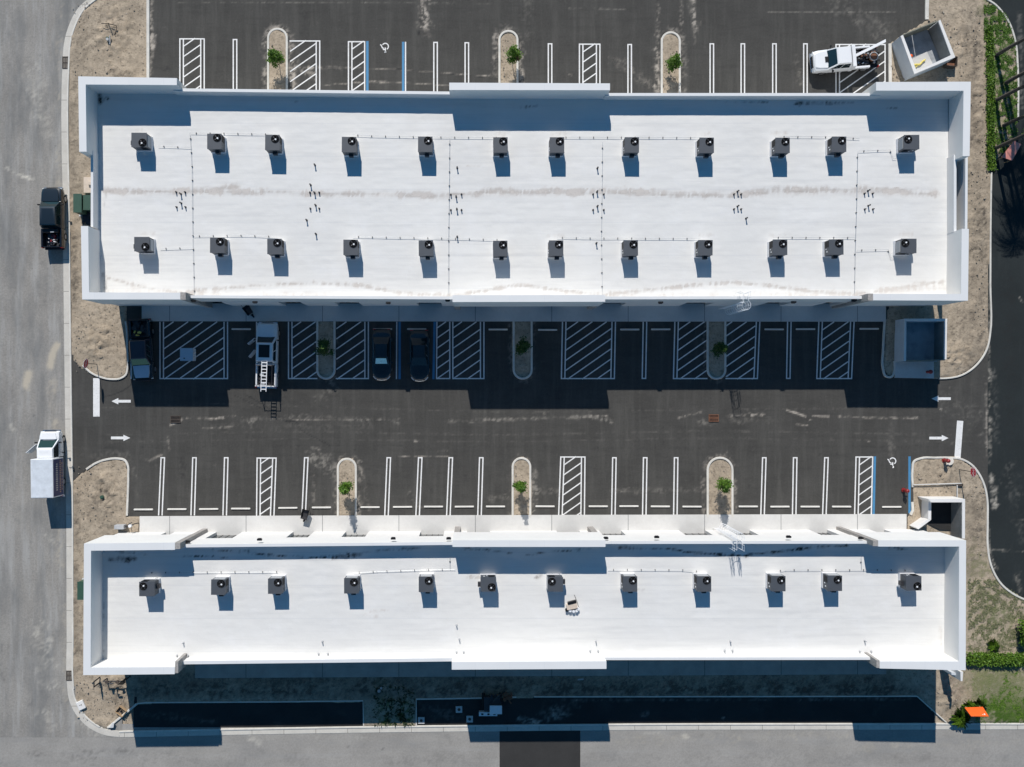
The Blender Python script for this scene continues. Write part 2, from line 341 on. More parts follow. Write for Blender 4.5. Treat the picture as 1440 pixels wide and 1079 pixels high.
SAND_STROKES = [(1, [(1378,240),(1377,470)], 26, .55, 1.0), (1, [(1355,440),(1360,520)], 22, .3, 1.2), (1, [(1372,700),(1368,800)], 26, .5, .9), (1, [(1372,660),(1375,700)], 12, .4, 1), (1, [(104,115),(104,430)], 12, .45, .9), (1, [(1365,20),(1372,200)], 20, .45, 1), (1, [(107,700),(107,940)], 9, .4, .9), (1, [(115,30),(108,100)], 14, .35, 1), (1, [(1345,935),(1345,1000)], 24, .5, 1), (1, [(120,960),(170,975),(180,1005)], 20, .3, 1.2), (1, [(150,700),(150,745)], 26, .35, 1.2),
    (0, [(1393,15),(1410,60),(1408,110)], 22, .95, 1), (0, [(1390,45),(1392,120),(1391,240)], 7, 1, .8), (0, [(1425,90),(1428,180)], 7, .8, 1), (2, [(1405,140),(1402,200)], 14, .6, 1),
    (0, [(1375,825),(1400,870)], 30, .4, 1.5), (0, [(1390,850),(1430,900)], 30, .5, 1.5), (2, [(1375,800),(1385,900),(1440,890)], 45, .6, 1.2),
    (0, [(1395,960),(1440,990),(1500,980)], 48, 1, .5), (0, [(1385,1000),(1500,1000)], 26, 1, .4), (2, [(1380,950),(1440,970),(1500,960)], 50, .8, .6), (0, [(1372,1005),(1440,1010)], 14, .8, .7), (0, [(1380,940),(1440,945)], 14, .5, 1),
    (1, [(1330,930),(1330,975)], 14, .4, 1), (1, [(200,958),(700,960),(1250,962)], 26, .75, .5), (1, [(190,975),(1290,972)], 14, .6, .6), (0, [(535,960),(550,1020)], 24, .8, 1), (0, [(575,975),(570,1020)], 12, .8, 1),  # long dark soil strokes also hold the building's shade in their colour
    (1, [(145,690),(130,730)], 16, .5, 1), (1, [(120,655),(150,690)], 12, .5, 1.2), (1, [(110,640),(112,760)], 10, .3, 1), (1, [(104,800),(110,940)], 8, .3, 1),
    (1, [(150,955),(178,968)], 12, .45, 1.2), (1, [(160,98),(175,110)], 9, .7, 1), (1, [(140,20),(130,60)], 12, .4, 1.2), (1, [(1360,520),(1380,480)], 10, .3, 1.3), (1, [(1340,470),(1380,300)], 16, .35, 1.4), (1, [(1375,40),(1365,200)], 12, .5, 1.2),
    (1, [(1300,655),(1345,660)], 14, .35, 1.3), (1, [(1345,680),(1360,705)], 8, .6, 1.3), (1, [(165,985),(190,1010)], 12, .6, .6), (1, [(105,330),(104,420)], 6, .3, 1.3),
]
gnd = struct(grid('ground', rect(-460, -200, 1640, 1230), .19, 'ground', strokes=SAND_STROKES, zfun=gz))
b = MB(); b.poly([(-900, -900, -.12), (900, -900, -.12), (900, 900, -.12), (-900, 900, -.12)]); struct(b.build('ground', 'ground'))

# ------------------------------------------------------------------ asphalt
def halo(pts, w=5, st=.5, ch=0, rag=1.1): return (ch, pts, w, st, rag)
mid_st = [(1,[(188,532),(183,543),(172,550),(160,555),(147,558)],1.3,.95,.2),(1,[(330,556),(375,578),(412,597)],1.1,.8,.3),(2,[(150,612),(420,607),(700,612),(1000,606),(1380,612)],1.8,.24,1.2),(2,[(150,622),(420,617),(700,622),(1000,616),(1380,622)],1.8,.2,1.2),(2,[(120,575),(300,568),(700,580),(1380,572)],1.8,.22,1.2),(1,[(140,630),(500,626),(900,630),(1330,628)],2.2,.3,1.0),(0,[(262,588),(300,589),(330,585)],2.2,.8,1),(0,[(240,598),(255,590)],3,.9,.8),(0,[(285,603),(330,600)],2,.6,1),(0,[(198,643),(210,648),(228,640)],3,.55,1.2),(0,[(236,612),(238,632)],2.5,.4,1.3),
    (2,[(340,590),(430,586),(560,592)],5,.6,1.3),(2,[(300,600),(520,600)],7,.2,1.3),(0,[(410,591),(470,590),(548,590)],1.3,.6,1.1),(2,[(630,593),(720,590),(830,586),(860,592)],4,.7,1.2),(0,[(820,586),(852,585)],2,.8,.9),(0,[(680,591),(740,588)],1.6,.7,1),
    (0,[(955,587),(985,580)],3,.6,1.2),(0,[(1022,585),(1075,583)],3,.6,1.2),(2,[(985,595),(1080,592)],6,.5,1.2),(0,[(1107,577),(1120,581),(1133,586)],2.2,1,.5),(0,[(1143,585),(1166,586)],1.8,1,.5),(0,[(1119,597),(1136,598)],1.4,.8,.6),(0,[(1180,586),(1240,588),(1290,588)],1.8,.7,.9),
    (1,[(345,555),(375,572),(402,593),(415,592),(425,606),(464,627)],1.2,.9,.4),(2,[(445,560),(470,545)],10,.35,1.3),(2,[(440,640),(470,660)],14,.7,1.3),(0,[(505,650),(520,720)],5,.3,1.3),(0,[(440,660),(442,720)],4,.3,1.3),(0,[(560,642),(632,642)],1.1,.7,.9),(0,[(600,636),(632,634)],2,.5,1.2),
    (2,[(750,650),(755,700)],6,.5,1.3),(2,[(575,690),(585,705)],6,.6,1.3),(2,[(690,700),(710,700)],7,.7,1.1),(0,[(695,698),(706,704)],3,.5,1.2),(2,[(750,690),(790,690)],6,.6,1.2),(2,[(860,690),(985,690)],5,.5,1.2),(0,[(965,688),(975,690)],3,.5,1.2),
    (1,[(972,650),(976,655)],5,.7,1.1),(1,[(1000,590),(1020,600)],14,.25,1.2),(1,[(200,640),(400,720)],20,.12,1.5),(2,[(1251,600),(1255,640)],6,.35,1.3),(2,[(1330,560),(1388,600)],18,.3,1.4),(0,[(1387,540),(1388,640)],3,.6,1),
    (1,[(108,675),(130,655)],5,.8,1),(2,[(120,640),(180,640)],8,.4,1.2),(2,[(190,700),(186,650)],6,.5,1.2),(1,[(255,690),(258,640)],10,.35,1.3),(1,[(300,560),(480,565)],22,.15,1.5),(2,[(430,712),(470,712)],4,.3,1.2),(0,[(545,712),(620,714)],2,.25,1.3)]
_r = random.Random(31)
for x in (202,249,294,339,452,520,566,610,653,697,766,841,884,928,973,1052,1096,1139,1183,1254):
    if _r.random() < .7: q = x+_r.uniform(-5, 5); y = _r.uniform(665, 702); mid_st.append((1, [(q, y), (q+_r.uniform(-1, 1), y+_r.uniform(1, 6))], _r.uniform(1.6, 3.2), _r.uniform(.4, .75), .9))
    if _r.random() < .5: q = x+_r.uniform(-9, 9); mid_st.append((1, [(q, 640), (q+_r.uniform(-4, 4), 600)], 2.0, .28, 1.0))
for k in range(26): q = _r.uniform(130, 1360); y = _r.uniform(555, 640); mid_st.append((_r.choice((0, 1, 1)), [(q, y), (q+_r.uniform(-3, 3), y+1)], _r.uniform(1.2, 2.2), .6, .6))
for (x0,x1,y0,y1,t) in ISL[6:]: mid_st.append((0,capsule(x0-2,x1+2,y0-2,y1,1),6,.42,1.3))
for (x0,x1,y0,y1,t) in ISL[3:6]: mid_st.append((0,capsule(x0-2,x1+2,y0,y1+2,0),5,.3,1.3))
struct(grid('parking_lot', rect(96, 425, 1391, 760), .13, 'asphalt', 0.0, mid_st))
nor_st = [(0,[(597,-10),(596,20),(598,34)],9,.85,1.1),(0,[(598,30),(600,42)],13,.7,1.2),(1,[(590,46),(610,47)],7,.8,.9),(1,[(590,0),(592,30)],2,.9,.9),(0,[(926,0),(925,55),(924,120)],4,.55,1.2),(0,[(958,0),(958,40)],3,.5,1.2),(0,[(976,-5),(976,30),(977,60)],4,.7,1.1),(0,[(973,5),(978,45)],7,.35,1.2),
    (0,[(415,94),(480,95),(560,98),(640,104),(700,108)],1.0,.7,.7),(0,[(455,120),(520,115),(560,116),(640,121)],1.2,.7,.8),(0,[(520,115),(545,116)],2.5,.8,1),(0,[(415,95),(480,96)],3,.5,1.2),(1,[(455,95),(560,97),(690,110)],.8,.8,.3),(0,[(410,90),(440,105)],8,.5,1.3),(0,[(415,100),(412,125)],5,.6,1),
    (2,[(250,3),(700,5)],1.2,.6,1),(2,[(1080,17),(1260,17)],1.1,.6,1),(2,[(800,12),(880,13)],1.4,.6,1),(1,[(424,10),(428,42)],9,.35,1.2),(1,[(225,100),(235,95)],6,.5,1.1),(1,[(270,0),(290,10)],10,.2,1.4),(0,[(213,0),(212,110)],3.5,.7,1.1),(0,[(215,50),(214,75)],5,.7,1),
    (2,[(1120,80),(1125,118)],7,.5,1.3),(2,[(740,0),(742,60)],10,.3,1.4),(2,[(1180,10),(1240,40)],20,.35,1.4),(1,[(1240,20),(1243,60)],2,.5,1),(0,[(870,90),(910,115)],12,.3,1.4),(0,[(800,105),(803,106)],2,.8,1)]
for (x0,x1,y0,y1,t) in ISL[:3]: nor_st.append((0,capsule(x0-3,x1+3,y0-2,y1,1),8,.55,1.3))
struct(grid('parking_lot', rect(204, -160, 1312, 160), .13, 'asphalt', 0.0, nor_st))
west_st = [(0,[(9,236),(20,243),(34,249),(46,252)],3,.9,1),(2,[(80,486),(73,500),(71,515)],8,1,.25),(2,[(80,486),(73,500),(71,515)],6,1,.1),(2,[(40,526),(37,541)],9,1,.3),(2,[(40,526),(37,541)],6,1,.1),(2,[(35,543),(40,548)],5,.8,.5),(1,[(-4,690),(0,700)],6,.8,.9),(1,[(0,1072),(3,930),(0,890)],4,.35,1.3),(1,[(86,880),(84,890)],8,.5,1.1),(1,[(48,905),(56,905)],3,.5,1.2),
    (0,[(15,600),(20,604)],5,.5,1.2),(0,[(68,755),(72,760)],7,.35,1.2),(0,[(60,1000),(75,1020)],10,.5,1.2),(0,[(55,880),(70,960)],18,.35,1.3),(1,[(40,990),(60,975),(90,990)],8,.3,1.3),(2,[(75,540),(78,640)],10,.5,1.2),(2,[(80,700),(85,800)],8,.4,1.2),(0,[(45,100),(70,190)],20,.3,1.4),(1,[(60,560),(60,561)],2,.9,.3),(1,[(48,585),(49,586)],1.6,.8,.3),
    (1,[(38,140),(41,141)],2.5,.7,.8),(1,[(71,124),(72,125)],2,.8,.5),(1,[(20,0),(22,300),(18,600)],14,.18,1.4),(1,[(60,330),(58,470)],18,.22,1.4),(2,[(88,0),(84,60),(82,300)],6,.35,1.2),(2,[(90,850),(92,980),(105,1015)],6,.4,1.2),(1,[(0,420),(90,424)],1,.35,1),(1,[(0,338),(90,338)],1,.3,1)]
struct(grid('road', rect(-460, -200, 96, 1037), .22, 'road_w', .010, west_st))
struct(grid('road', rect(96.1, 930, 172, 1037), .22, 'road_w', .012, [(0,[(110,1015),(140,1032)],8,.3,1.3)]))
south_st = [(1,[(488,1049),(490,1051)],3,.7,.8),(1,[(537,1053),(538,1054)],2.2,.95,.3),(1,[(511,1045),(512,1046)],1.6,.9,.3),(0,[(352,1038),(360,1042)],8,.7,.9),(0,[(445,1036),(530,1036)],1.6,.5,1.2),(1,[(629,1036),(634,1046)],6,.6,1.1),(0,[(960,1032),(968,1040)],4,.5,1.2),(0,[(906,1032),(925,1032)],2,.6,1.1),(1,[(985,1035),(988,1034)],3,.5,1.1),(1,[(856,1055),(858,1070)],3,.4,1.2),(1,[(884,1029),(885,1030)],1.5,.9,.3),
    (1,[(0,1068),(600,1066),(1440,1066)],14,.15,1.4),(2,[(860,1040),(1190,1034)],8,.3,1.4),(2,[(1210,1050),(1440,1045)],10,.25,1.4),(1,[(40,1062),(180,1058)],8,.3,1.4)]
struct(grid('road', rect(96.1, -200, 170, 92), .22, 'road_w', .012, [(0,[(100,10),(92,60)],5,.3,1.3)]))
struct(grid('road', rect(-460, 1018, 1640, 1230), .22, 'road_s', .004, south_st))
b = MB(); b.pprism([(702.5,1026),(816,1026),(816,1200),(702.5,1200)], 0, .001, .016); struct(b.build('asphalt_patch', 'patch'))
east_st = [(0,[(1390,230),(1391,500)],2.5,.5,1.1),(0,[(1391,490),(1392,650)],4,.6,1.1),(0,[(1393,670),(1397,690),(1398,712)],6,.9,.9),(0,[(1389,735),(1393,820)],3,.7,1.1),(0,[(1395,773),(1440,776)],1.6,.5,1.2),(0,[(1392,775),(1400,800)],4,.6,1.2),(0,[(1430,810),(1436,830)],6,.4,1.2),(0,[(1425,731),(1440,731)],1.3,.5,1),(2,[(1420,660),(1440,760)],14,.3,1.4),(0,[(1434,418),(1437,424)],4,.7,1),
    (2,[(1434,20),(1438,150)],5,.6,1),(2,[(1398,520),(1400,620)],8,.3,1.4),(1,[(1420,400),(1425,620)],16,.4,1.3)]
struct(grid('road', rect(1389, -200, 1640, 905), .16, 'road_e', .006, east_st))
back_st = [(0,[(200,1005),(300,1015)],8,.15,1.4),(0,[(775,1005),(800,995)],16,.55,1.2),(0,[(730,1012),(760,1018)],7,.8,1.1),(0,[(905,1005),(910,1003)],6,.3,1.2),(0,[(1017,1010),(1018,1010)],3,.8,.4),(2,[(600,1000),(650,1010)],14,.3,1.3),(0,[(780,985),(1280,983)],3,.3,1.2)]
struct(grid('service_lane', rect(188, 980, 1314, 1023), .16, 'asphalt_new_and_shade', .010, back_st))

# ------------------------------------------------------------------ kerbs
def kerb(pts, w=.16, z0=-.05, h=.13, m='kerb', dens=1, name='kerb'):
    b = MB(); pp = [P(x, y) for x, y in pts]; L = []; R = []
    for i, p in enumerate(pp):
        d = (pp[min(i+1, len(pp)-1)]-pp[max(i-1, 0)]).normalized(); n = Vector((-d.y, d.x, 0))
        L.append(p+n*w/2); R.append(p-n*w/2)
    e = min(.025, w*.2); rings = []
    for l, r in zip(L, R):
        n = (l-r).normalized()
        rings.append([(r.x, r.y, z0), (l.x, l.y, z0), (l.x, l.y, h-e), (l.x-n.x*e, l.y-n.y*e, h), (r.x+n.x*e, r.y+n.y*e, h), (r.x, r.y, h-e)])
    b.loft(rings); return struct(b.build(name, m))
def curve(pts, n=5):
    out = []; dl = lambda a, b: max(1e-6, math.hypot(b[0]-a[0], b[1]-a[1]))
    def tan(i):
        a, p, c = pts[max(i-1, 0)], pts[i], pts[min(i+1, len(pts)-1)]
        if i in (0, len(pts)-1): L = dl(a, c); return ((c[0]-a[0])/L, (c[1]-a[1])/L)
        l0, l1 = dl(a, p), dl(p, c)
        v = [((p[k]-a[k])/l0*l1+(c[k]-p[k])/l1*l0)/(l0+l1) for k in (0, 1)]; L = max(1e-6, math.hypot(*v)); return (v[0]/L, v[1]/L)
    for i in range(len(pts)-1):
        p1, p2 = pts[i], pts[i+1]; L = dl(p1, p2); m1, m2 = tan(i), tan(i+1)
        for q in range(n):
            t = q/n; h = (2*t**3-3*t*t+1, t**3-2*t*t+t, -2*t**3+3*t*t, t**3-t*t)
            out.append(tuple(h[0]*p1[k]+h[1]*L*m1[k]+h[2]*p2[k]+h[3]*L*m2[k] for k in (0, 1)))
    return out+[pts[-1]]
g1 = curve([(165,-50),(139,-8),(113,15),(101,38),(94.5,62),(92.6,90),(93,300),(95,500),(97.5,700),(98.3,900),(98.6,960),(102,985),(111,1003),(128,1020),(148,1029.5),(168,1032.5)], 6)
kerb(g1, .62, h=.035, m='kerb_y', name='gutter')
kerb([(x+4.6 if y < 970 else x+3.4, y-(0 if y < 970 else 3.4)) for x, y in g1 if y < 1026], .16, h=.10)
g2 = curve([(168,1032.5),(260,1030.5),(450,1027),(660,1024.3),(900,1022.3),(1100,1021.8),(1440,1021.5),(1640,1021.5)], 4)
kerb(g2, .62, h=.036, m='kerb_x', name='gutter')
kerb([(x, y-3.6) for x, y in g2], .17, h=.10)
for i in ISL:
    x0, x1, y0, y1, t = i
    kerb(capsule(x0+1.4, x1-1.4, y0+1.4 if t else y0, y1 if t else y1-1.4, t, 16), .20, h=.135)
kerb([(208.5,-120),(208.5,111)], .28, h=.12)
kerb(curve([(117,514),(128,524),(142,530.5),(158,533.5),(170,532.2),(177.5,527),(179.8,518),(179.5,490),(178.5,462),(177,452)], 5), .18, h=.13)
kerb(curve([(122,660),(135,651.5),(150,646.3),(166,645),(176,647.5),(180.3,655),(180.8,668),(180,700),(179,725)], 5), .20, h=.13)
kerb(curve([(1317,-120),(1305,-20),(1303,10),(1303,28)], 4), .35, h=.12)
kerb([(1251,62),(1251.5,131)], .3, h=.12)
kerb(curve([(1320,532.5),(1332,532),(1350,528.5),(1366,519.5),(1379,506),(1388,489),(1391.5,472),(1392,400),(1392.5,300),(1393.5,243)], 5), .16, h=.12)
kerb(curve([(1360,-60),(1380,-6),(1400,8),(1416,28),(1427,58),(1430.5,95),(1431,170)], 5), .18, h=.12)
kerb(curve([(1243.5,452),(1241.5,490),(1241.5,520),(1245,529),(1253,530),(1257,522),(1257,508)], 5), .2, h=.13)
kerb(curve([(1283,685),(1282.5,662),(1285,649),(1295,644.5),(1315,643.8),(1335,643.8),(1352,646),(1366,654),(1377,668),(1384,684),(1387.5,702),(1388,735),(1388.3,770),(1391,788),(1397,805),(1408,822),(1424,835),(1445,845),(1500,860)], 5), .19, h=.13)
kerb([(1282.5,706),(1283,718),(1280,724)], .24, h=.13)
kerb([(152,1023),(193,989.5)], .20, h=.16, m='kerb'); kerb([(193,989.5),(205,987.8),(400,986.6),(510.5,985.2),(511.5,1020)], .12, h=.12)
kerb([(585.5,1020),(585.5,983),(680,981.4)], .13, h=.12); kerb([(711,980.5),(726,980)], .14, h=.12); kerb([(751,979.6),(1000,979.3),(1289,978.8),(1330,1015.5)], .12, h=.12)
# pavements
b = MB(); b.pprism([(200,427),(1245,427),(1245,452.5),(200,452)], 0, -.02, .12); struct(b.build('pavement', 'walk'))
b = MB(); b.pprism([(197,726),(420,725.2),(1274,723),(1274,752),(197,756)], 0, -.02, .12); struct(b.build('pavement', 'walk'))
b = MB(); b.pprism([(275,930),(1245,928),(1245,947.5),(275,953)], 0, -.02, .16); struct(b.build('pavement', 'walk_shaded'))
b = MB(); b.pprism([(1257.5,508.5),(1312,508.5),(1312,532.5),(1257.5,531.5)], 0, -.02, .16); struct(b.build('concrete_pad', 'slab'))

# drains
def drain(cx, cy, w, h, cells, m, label):
    t = thing('drain_grate', label, 'drain', P(cx, cy))
    b = MB(); ww, hh = w/S0, h/S0; e = .05; z = .05
    for s in (-1, 1): b.box((s*(ww-e)/2, 0, z), (e, hh, .06)); b.box((0, s*(hh-e)/2, z-.002), (ww-2*e, e, .06))
    b.build('frame', m, t)
    b = MB(); b.box((0, 0, .022), (ww-.08, hh-.08, .02)); b.build('pit', 'black', t)
    b = MB(); nx, ny = cells
    for i in range(1, nx): b.box((-ww/2+ww*i/nx, 0, .055), (.05, hh-2*e, .03))
    for i in range(1, ny): b.box((0, -hh/2+hh*i/ny, .053), (ww-2*e, .07, .03))
    for i in range(14): b.box((-ww/2+ww*(i+.5)/14, 0, .048), (.02, hh-2*e, .02))
    b.build('bars', 'rust' if m == 'rust' else 'iron', t)
drain(92.8, 88.5, 9.5, 17, (2, 2), 'iron', 'dark drain grate in the west gutter beside the north-west sand bed')
drain(98.3, 950, 9.5, 14, (2, 2), 'iron', 'dark drain grate in the west gutter beside the south-west corner of the south building')
drain(247, 590, 14, 10, (1, 2), 'iron', 'dark brown drain grate in the lot below the broad western shadow')
drain(1003.5, 588, 14, 10, (1, 2), 'rust', 'rust orange drain grate in the lot near the cage ladder shadow')

# ------------------------------------------------------------------ markings
def px_line(b, pts, w=1.7, z=.006): b.ribbon([P(x, y)[:2] for x, y in pts], w/S0, z)
def hairpin(xt, yt, xb, yb, gap=4.9, closed='t'):
    b = MB(); g = gap/2
    px_line(b, [(xt-g, yt), (xb-g, yb)]); px_line(b, [(xt+g, yt), (xb+g, yb)])
    if closed == 't': px_line(b, [(xt-g+.86, yt+.85), (xt+g-.86, yt+.85)], z=.0062)
    else: px_line(b, [(xb-g+.86, yb-.85), (xb+g-.86, yb-.85)], z=.0062)
    struct(b.build('parking_line', 'line'))
def hatch(xl, xr, yt, yb, skl=0, skr=0, close='t', left=True, right=True, first=9.0, step=14.3, slope=.70, gap=4.9, lin=None):
    """hatched no-parking box; skl/skr shift of the bottom ends"""
    b = MB(); L = lambda y: xl+skl*(y-yt)/(yb-yt); R = lambda y: xr+skr*(y-yt)/(yb-yt)
    ol = gap if left == 2 else 0; orr = gap if right == 2 else 0
    if left: px_line(b, [(L(yt), yt), (L(yb), yb)])
    if left == 2: px_line(b, [(L(yt)+gap, yt), (L(yb)+gap, yb)])
    if right: px_line(b, [(R(yt), yt), (R(yb), yb)])
    if right == 2: px_line(b, [(R(yt)-gap, yt), (R(yb)-gap, yb)])
    yy = yt+.85 if close == 't' else yb-.85
    px_line(b, [(L(yy)-.8, yy), (R(yy)+.8, yy)], z=.0064)
    y = yt+first
    while y < yb+slope*(xr-xl):
        # diagonal rises to the right: y at left = y
        f = lambda x: y-slope*(x-(xl+ol))
        a = L(min(max(y, yt), yb))+ol; c = R(min(max(y, yt), yb))-orr
        ya, yc = y, y-slope*(c-a)
        x0, y0, x1, y1 = a, ya, c, yc
        if y0 > yb: x0 = a+(y0-yb)/slope; y0 = yb
        if y1 < yt: x1 = a+(ya-yt)/slope; y1 = yt
        if x0 < x1-1: px_line(b, [(x0, y0), (x1, y1)], 1.6, .0066)
        y += step
    struct(b.build('hatched_marking', 'line'))
for x, y in ((330.5,55),(612.5,59),(656.5,59.5),(773.5,61),(885.5,62),(1001,61),(1044.6,61),(1089,61),(1132.6,61)): hairpin(x, y, x, 140)
hatch(253, 287.2, 54, 140, left=2, right=2, first=11.5, step=14.4)
hatch(408, 449.6, 57, 140, left=0, right=2, first=15.5, step=14.2)
hatch(490, 512.8, 58, 140, left=2, right=1, first=11.5, step=14.6)
hatch(814.8, 843.6, 61.5, 140, left=2, right=2, first=12, step=14.2)
hatch(1175.6, 1244.6, 62, 140, left=2, right=1, first=12, step=14.2)
def stripe(pts, w, m='line', name='parking_line', z=.0058):
    b = MB(); px_line(b, pts, w, z); return struct(b.build(name, m))
stripe([(516.6,58),(516.6,140)], 3.4, 'blue_line', 'blue_line'); stripe([(567,59),(567,140)], 3.4, 'blue_line', 'blue_line'); stripe([(570.3,59),(570.3,140)], 1.7)
for x in (906.5, 1109.5): hairpin(x+.5, 452.6, x-1, 533.2, 4.9, 'b')
hatch(225, 320, 452.6, 533.4, left=2, right=2, close='b', first=10, step=14.3); hatch(405.7, 445.5, 452.6, 533.4, left=2, right=0, close='b', first=9, step=14.3)
hatch(473, 518, 452.6, 533.4, left=0, right=2, close='b', first=10, step=14.3); hatch(614.4, 632.5, 452.6, 533.4, left=1, right=1, close='b', first=9, step=14.3, skl=-.5)
hatch(636.8, 680.5, 452.6, 533.4, left=1, right=2, close='b', first=9, step=14.3); hatch(791, 865.5, 452.6, 533.4, -1.6, -1.6, left=2, right=2, close='b', first=12, step=14.3)
hatch(949, 994, 452.6, 533.4, -2, 0, left=2, right=0, close='b', first=12, step=14.3); hatch(1021, 1068.5, 452.6, 533.4, 0, -3.5, left=0, right=2, close='b', first=6, step=14.3)
hatch(1151.5, 1201, 452.6, 533.4, -3, -3.5, left=2, right=2, close='b', first=12, step=14.3)
stripe([(558,452.6),(557.5,533.4)], 1.7); stripe([(562,452.6),(562,533.4)], 3.2, 'blue_line', 'blue_line'); stripe([(611.2,452.6),(609.5,533.4)], 3.2, 'blue_line', 'blue_line')
stripe([(183.5,452.6),(184.5,533)], 1.7); stripe([(360.8,452.6),(360.8,533)], 1.7)
for xt, xb in ((229,225.5),(273.5,271),(318.2,316),(430.8,427),(546.8,543.5),(591,587.3),(634,630.5),(676.8,674.3),(864,862.5),(907.3,906),(950.8,949.7),(1074.8,1072.3),(1118.2,1116.8),(1162.2,1159.2)): hairpin(xt, 643, xb, 725)
hatch(361.6, 388.4, 643.5, 726, -.8, -3.2, left=2, right=2, first=9, step=14.2); hatch(788.6, 822.6, 642, 725, -3, -.8, left=2, right=2, first=12, step=14.2)
hatch(1203.8, 1227.2, 642, 725, -2, -2, left=2, right=1, first=12, step=14.2)
stripe([(1230.3,642),(1228.4,724)], 3.3, 'blue_line', 'blue_line'); stripe([(1279,642),(1279,722)], 3.3, 'blue_line', 'blue_line')
def isa(cx, cy):
    b = MB(); R = 4.4
    arc = [(cx+.8+R*math.cos(a), cy+R*math.sin(a)) for a in [math.radians(d) for d in range(-150, 75, 15)]]
    px_line(b, arc, 1.5, .006); px_line(b, [(cx-6.5, cy-2.6), (cx-5, cy-1.8), (cx-3.2, cy+2.2), (cx-1, cy+2.6)], 1.5, .0062)
    px_line(b, [(cx-2.6, cy+4.4), (cx+1.2, cy+4.2)], 1.5, .0064); px_line(b, [(cx+.8, cy+1.6), (cx+.9, cy+6.4)], 1.6, .0066)
    b.cyl(P(cx+1, cy+8.4, .003), P(cx+1, cy+8.4, .0068), 1.6/S0, n=14)
    struct(b.build('wheelchair_marking', 'line'))
isa(541, 65.5); isa(1254.5, 648.5)
def arrow(cx, cy, s):
    b = MB(); b.poly([(*P(x, y)[:2], .006) for x, y in ([(cx-13.5*s, cy), (cx-4*s, cy-4.4), (cx-4*s, cy+4.4)] if 1 else [])])
    b.poly([(*P(x, y)[:2], .006) for x, y in [(cx-4*s, cy-1.9), (cx+13.5*s, cy-1.9), (cx+13.5*s, cy+1.9), (cx-4*s, cy+1.9)]])
    struct(b.build('arrow_marking', 'line'))
arrow(170.4, 564.4, 1); arrow(169.6, 616, -1); arrow(1323.5, 560.8, 1); arrow(1320.3, 616.2, -1)
b = MB(); b.poly([(*P(x, y)[:2], .0061) for x, y in [(131,532),(140.2,532),(140.2,586),(131,586)]]); struct(b.build('stop_line', 'line'))
b = MB(); b.poly([(*P(x, y)[:2], .0061) for x, y in [(1345.8,591.6),(1354.6,592.2),(1350.7,644.4),(1342,644)]]); struct(b.build('stop_line', 'line'))

# ------------------------------------------------------------------ wheel stops
def wheel_stop():
    b = MB(); L = 1.83; r = []
    for x, k in ((-L/2, .75), (-L/2+.05, 1), (L/2-.05, 1), (L/2, .75)):
        r.append([(x, -.08*k, 0), (x, -.08*k, .06*k), (x, -.05*k, .12*k), (x, .05*k, .12*k), (x, .08*k, .06*k), (x, .08*k, 0)])
    b.loft(r); return b.build('wheel_stop', 'wstop')
ws0 = None
lowers = [(202,716.6,'westernmost bay, beside the sand bed'),(249,716.2,'second bay east of the south-west sand bed'),(293.7,716,'third bay east of the south-west sand bed'),(338.7,715.4,'bay just west of the narrow hatched box'),(405,714.4,'bay just east of the narrow western hatched box'),(452.2,713.8,'bay just west of the western tree island'),(520.5,713.4,'bay just east of the western tree island'),(566.2,713,'second bay east of the western tree island'),(609.7,712.6,'third bay east of the western tree island'),(653,712.6,'fourth bay east of the western tree island'),(696.8,712.4,'bay just west of the middle tree island'),
    (766.4,712.2,'bay between middle tree island and wide hatched box'),(841.2,712.2,'bay just east of the central hatched box'),(884.3,712,'second bay east of the central hatched box'),(928.5,712.3,'third bay east of the central hatched box'),(973,712.6,'bay just west of the wide eastern tree island'),(1052,712.4,'bay just east of the wide eastern tree island'),(1096.5,712.6,'second bay east of the wide eastern tree island'),(1139,712.6,'third bay east of the wide eastern tree island'),(1183.2,712.6,'bay just west of the blue-edged hatched box'),(1253.7,713,'bay with the painted wheelchair by the south building')]
uppers = [(339.5,463,'shaded bay between big hatched box and white pickup'),(538,463,'shaded bay behind the black car with the sunshade'),(586,463,'shaded bay behind the plain black car between blue lines'),(700.5,463.5,'shaded bay just west of the middle shaded tree island'),(770,464,'shaded bay just east of the middle shaded tree island'),(885.5,463.5,'shaded bay just east of the large central hatched box'),(929,463.3,'shaded bay just west of the eastern shaded tree island hatching'),(1088.5,463.3,'shaded bay just east of the eastern tree island hatching'),(1132.5,463,'shaded bay west of the easternmost hatched box'),(1222,462.6,'easternmost shaded bay beside the planted strip')]
for i, (x, y, s) in enumerate(lowers+uppers):
    o = wheel_stop() if ws0 is None else ws0.copy()
    if ws0 is None: ws0 = o
    else: COL.objects.link(o)
    o.location = P(x, y, .002); o.rotation_euler = (0, 0, math.radians(.4 if i < 11 else 0)+random.uniform(-.006, .006))
    tag(o, 'concrete wheel stop in the '+s, 'wheel stop', 'wheel stops at the heads of the parking bays')

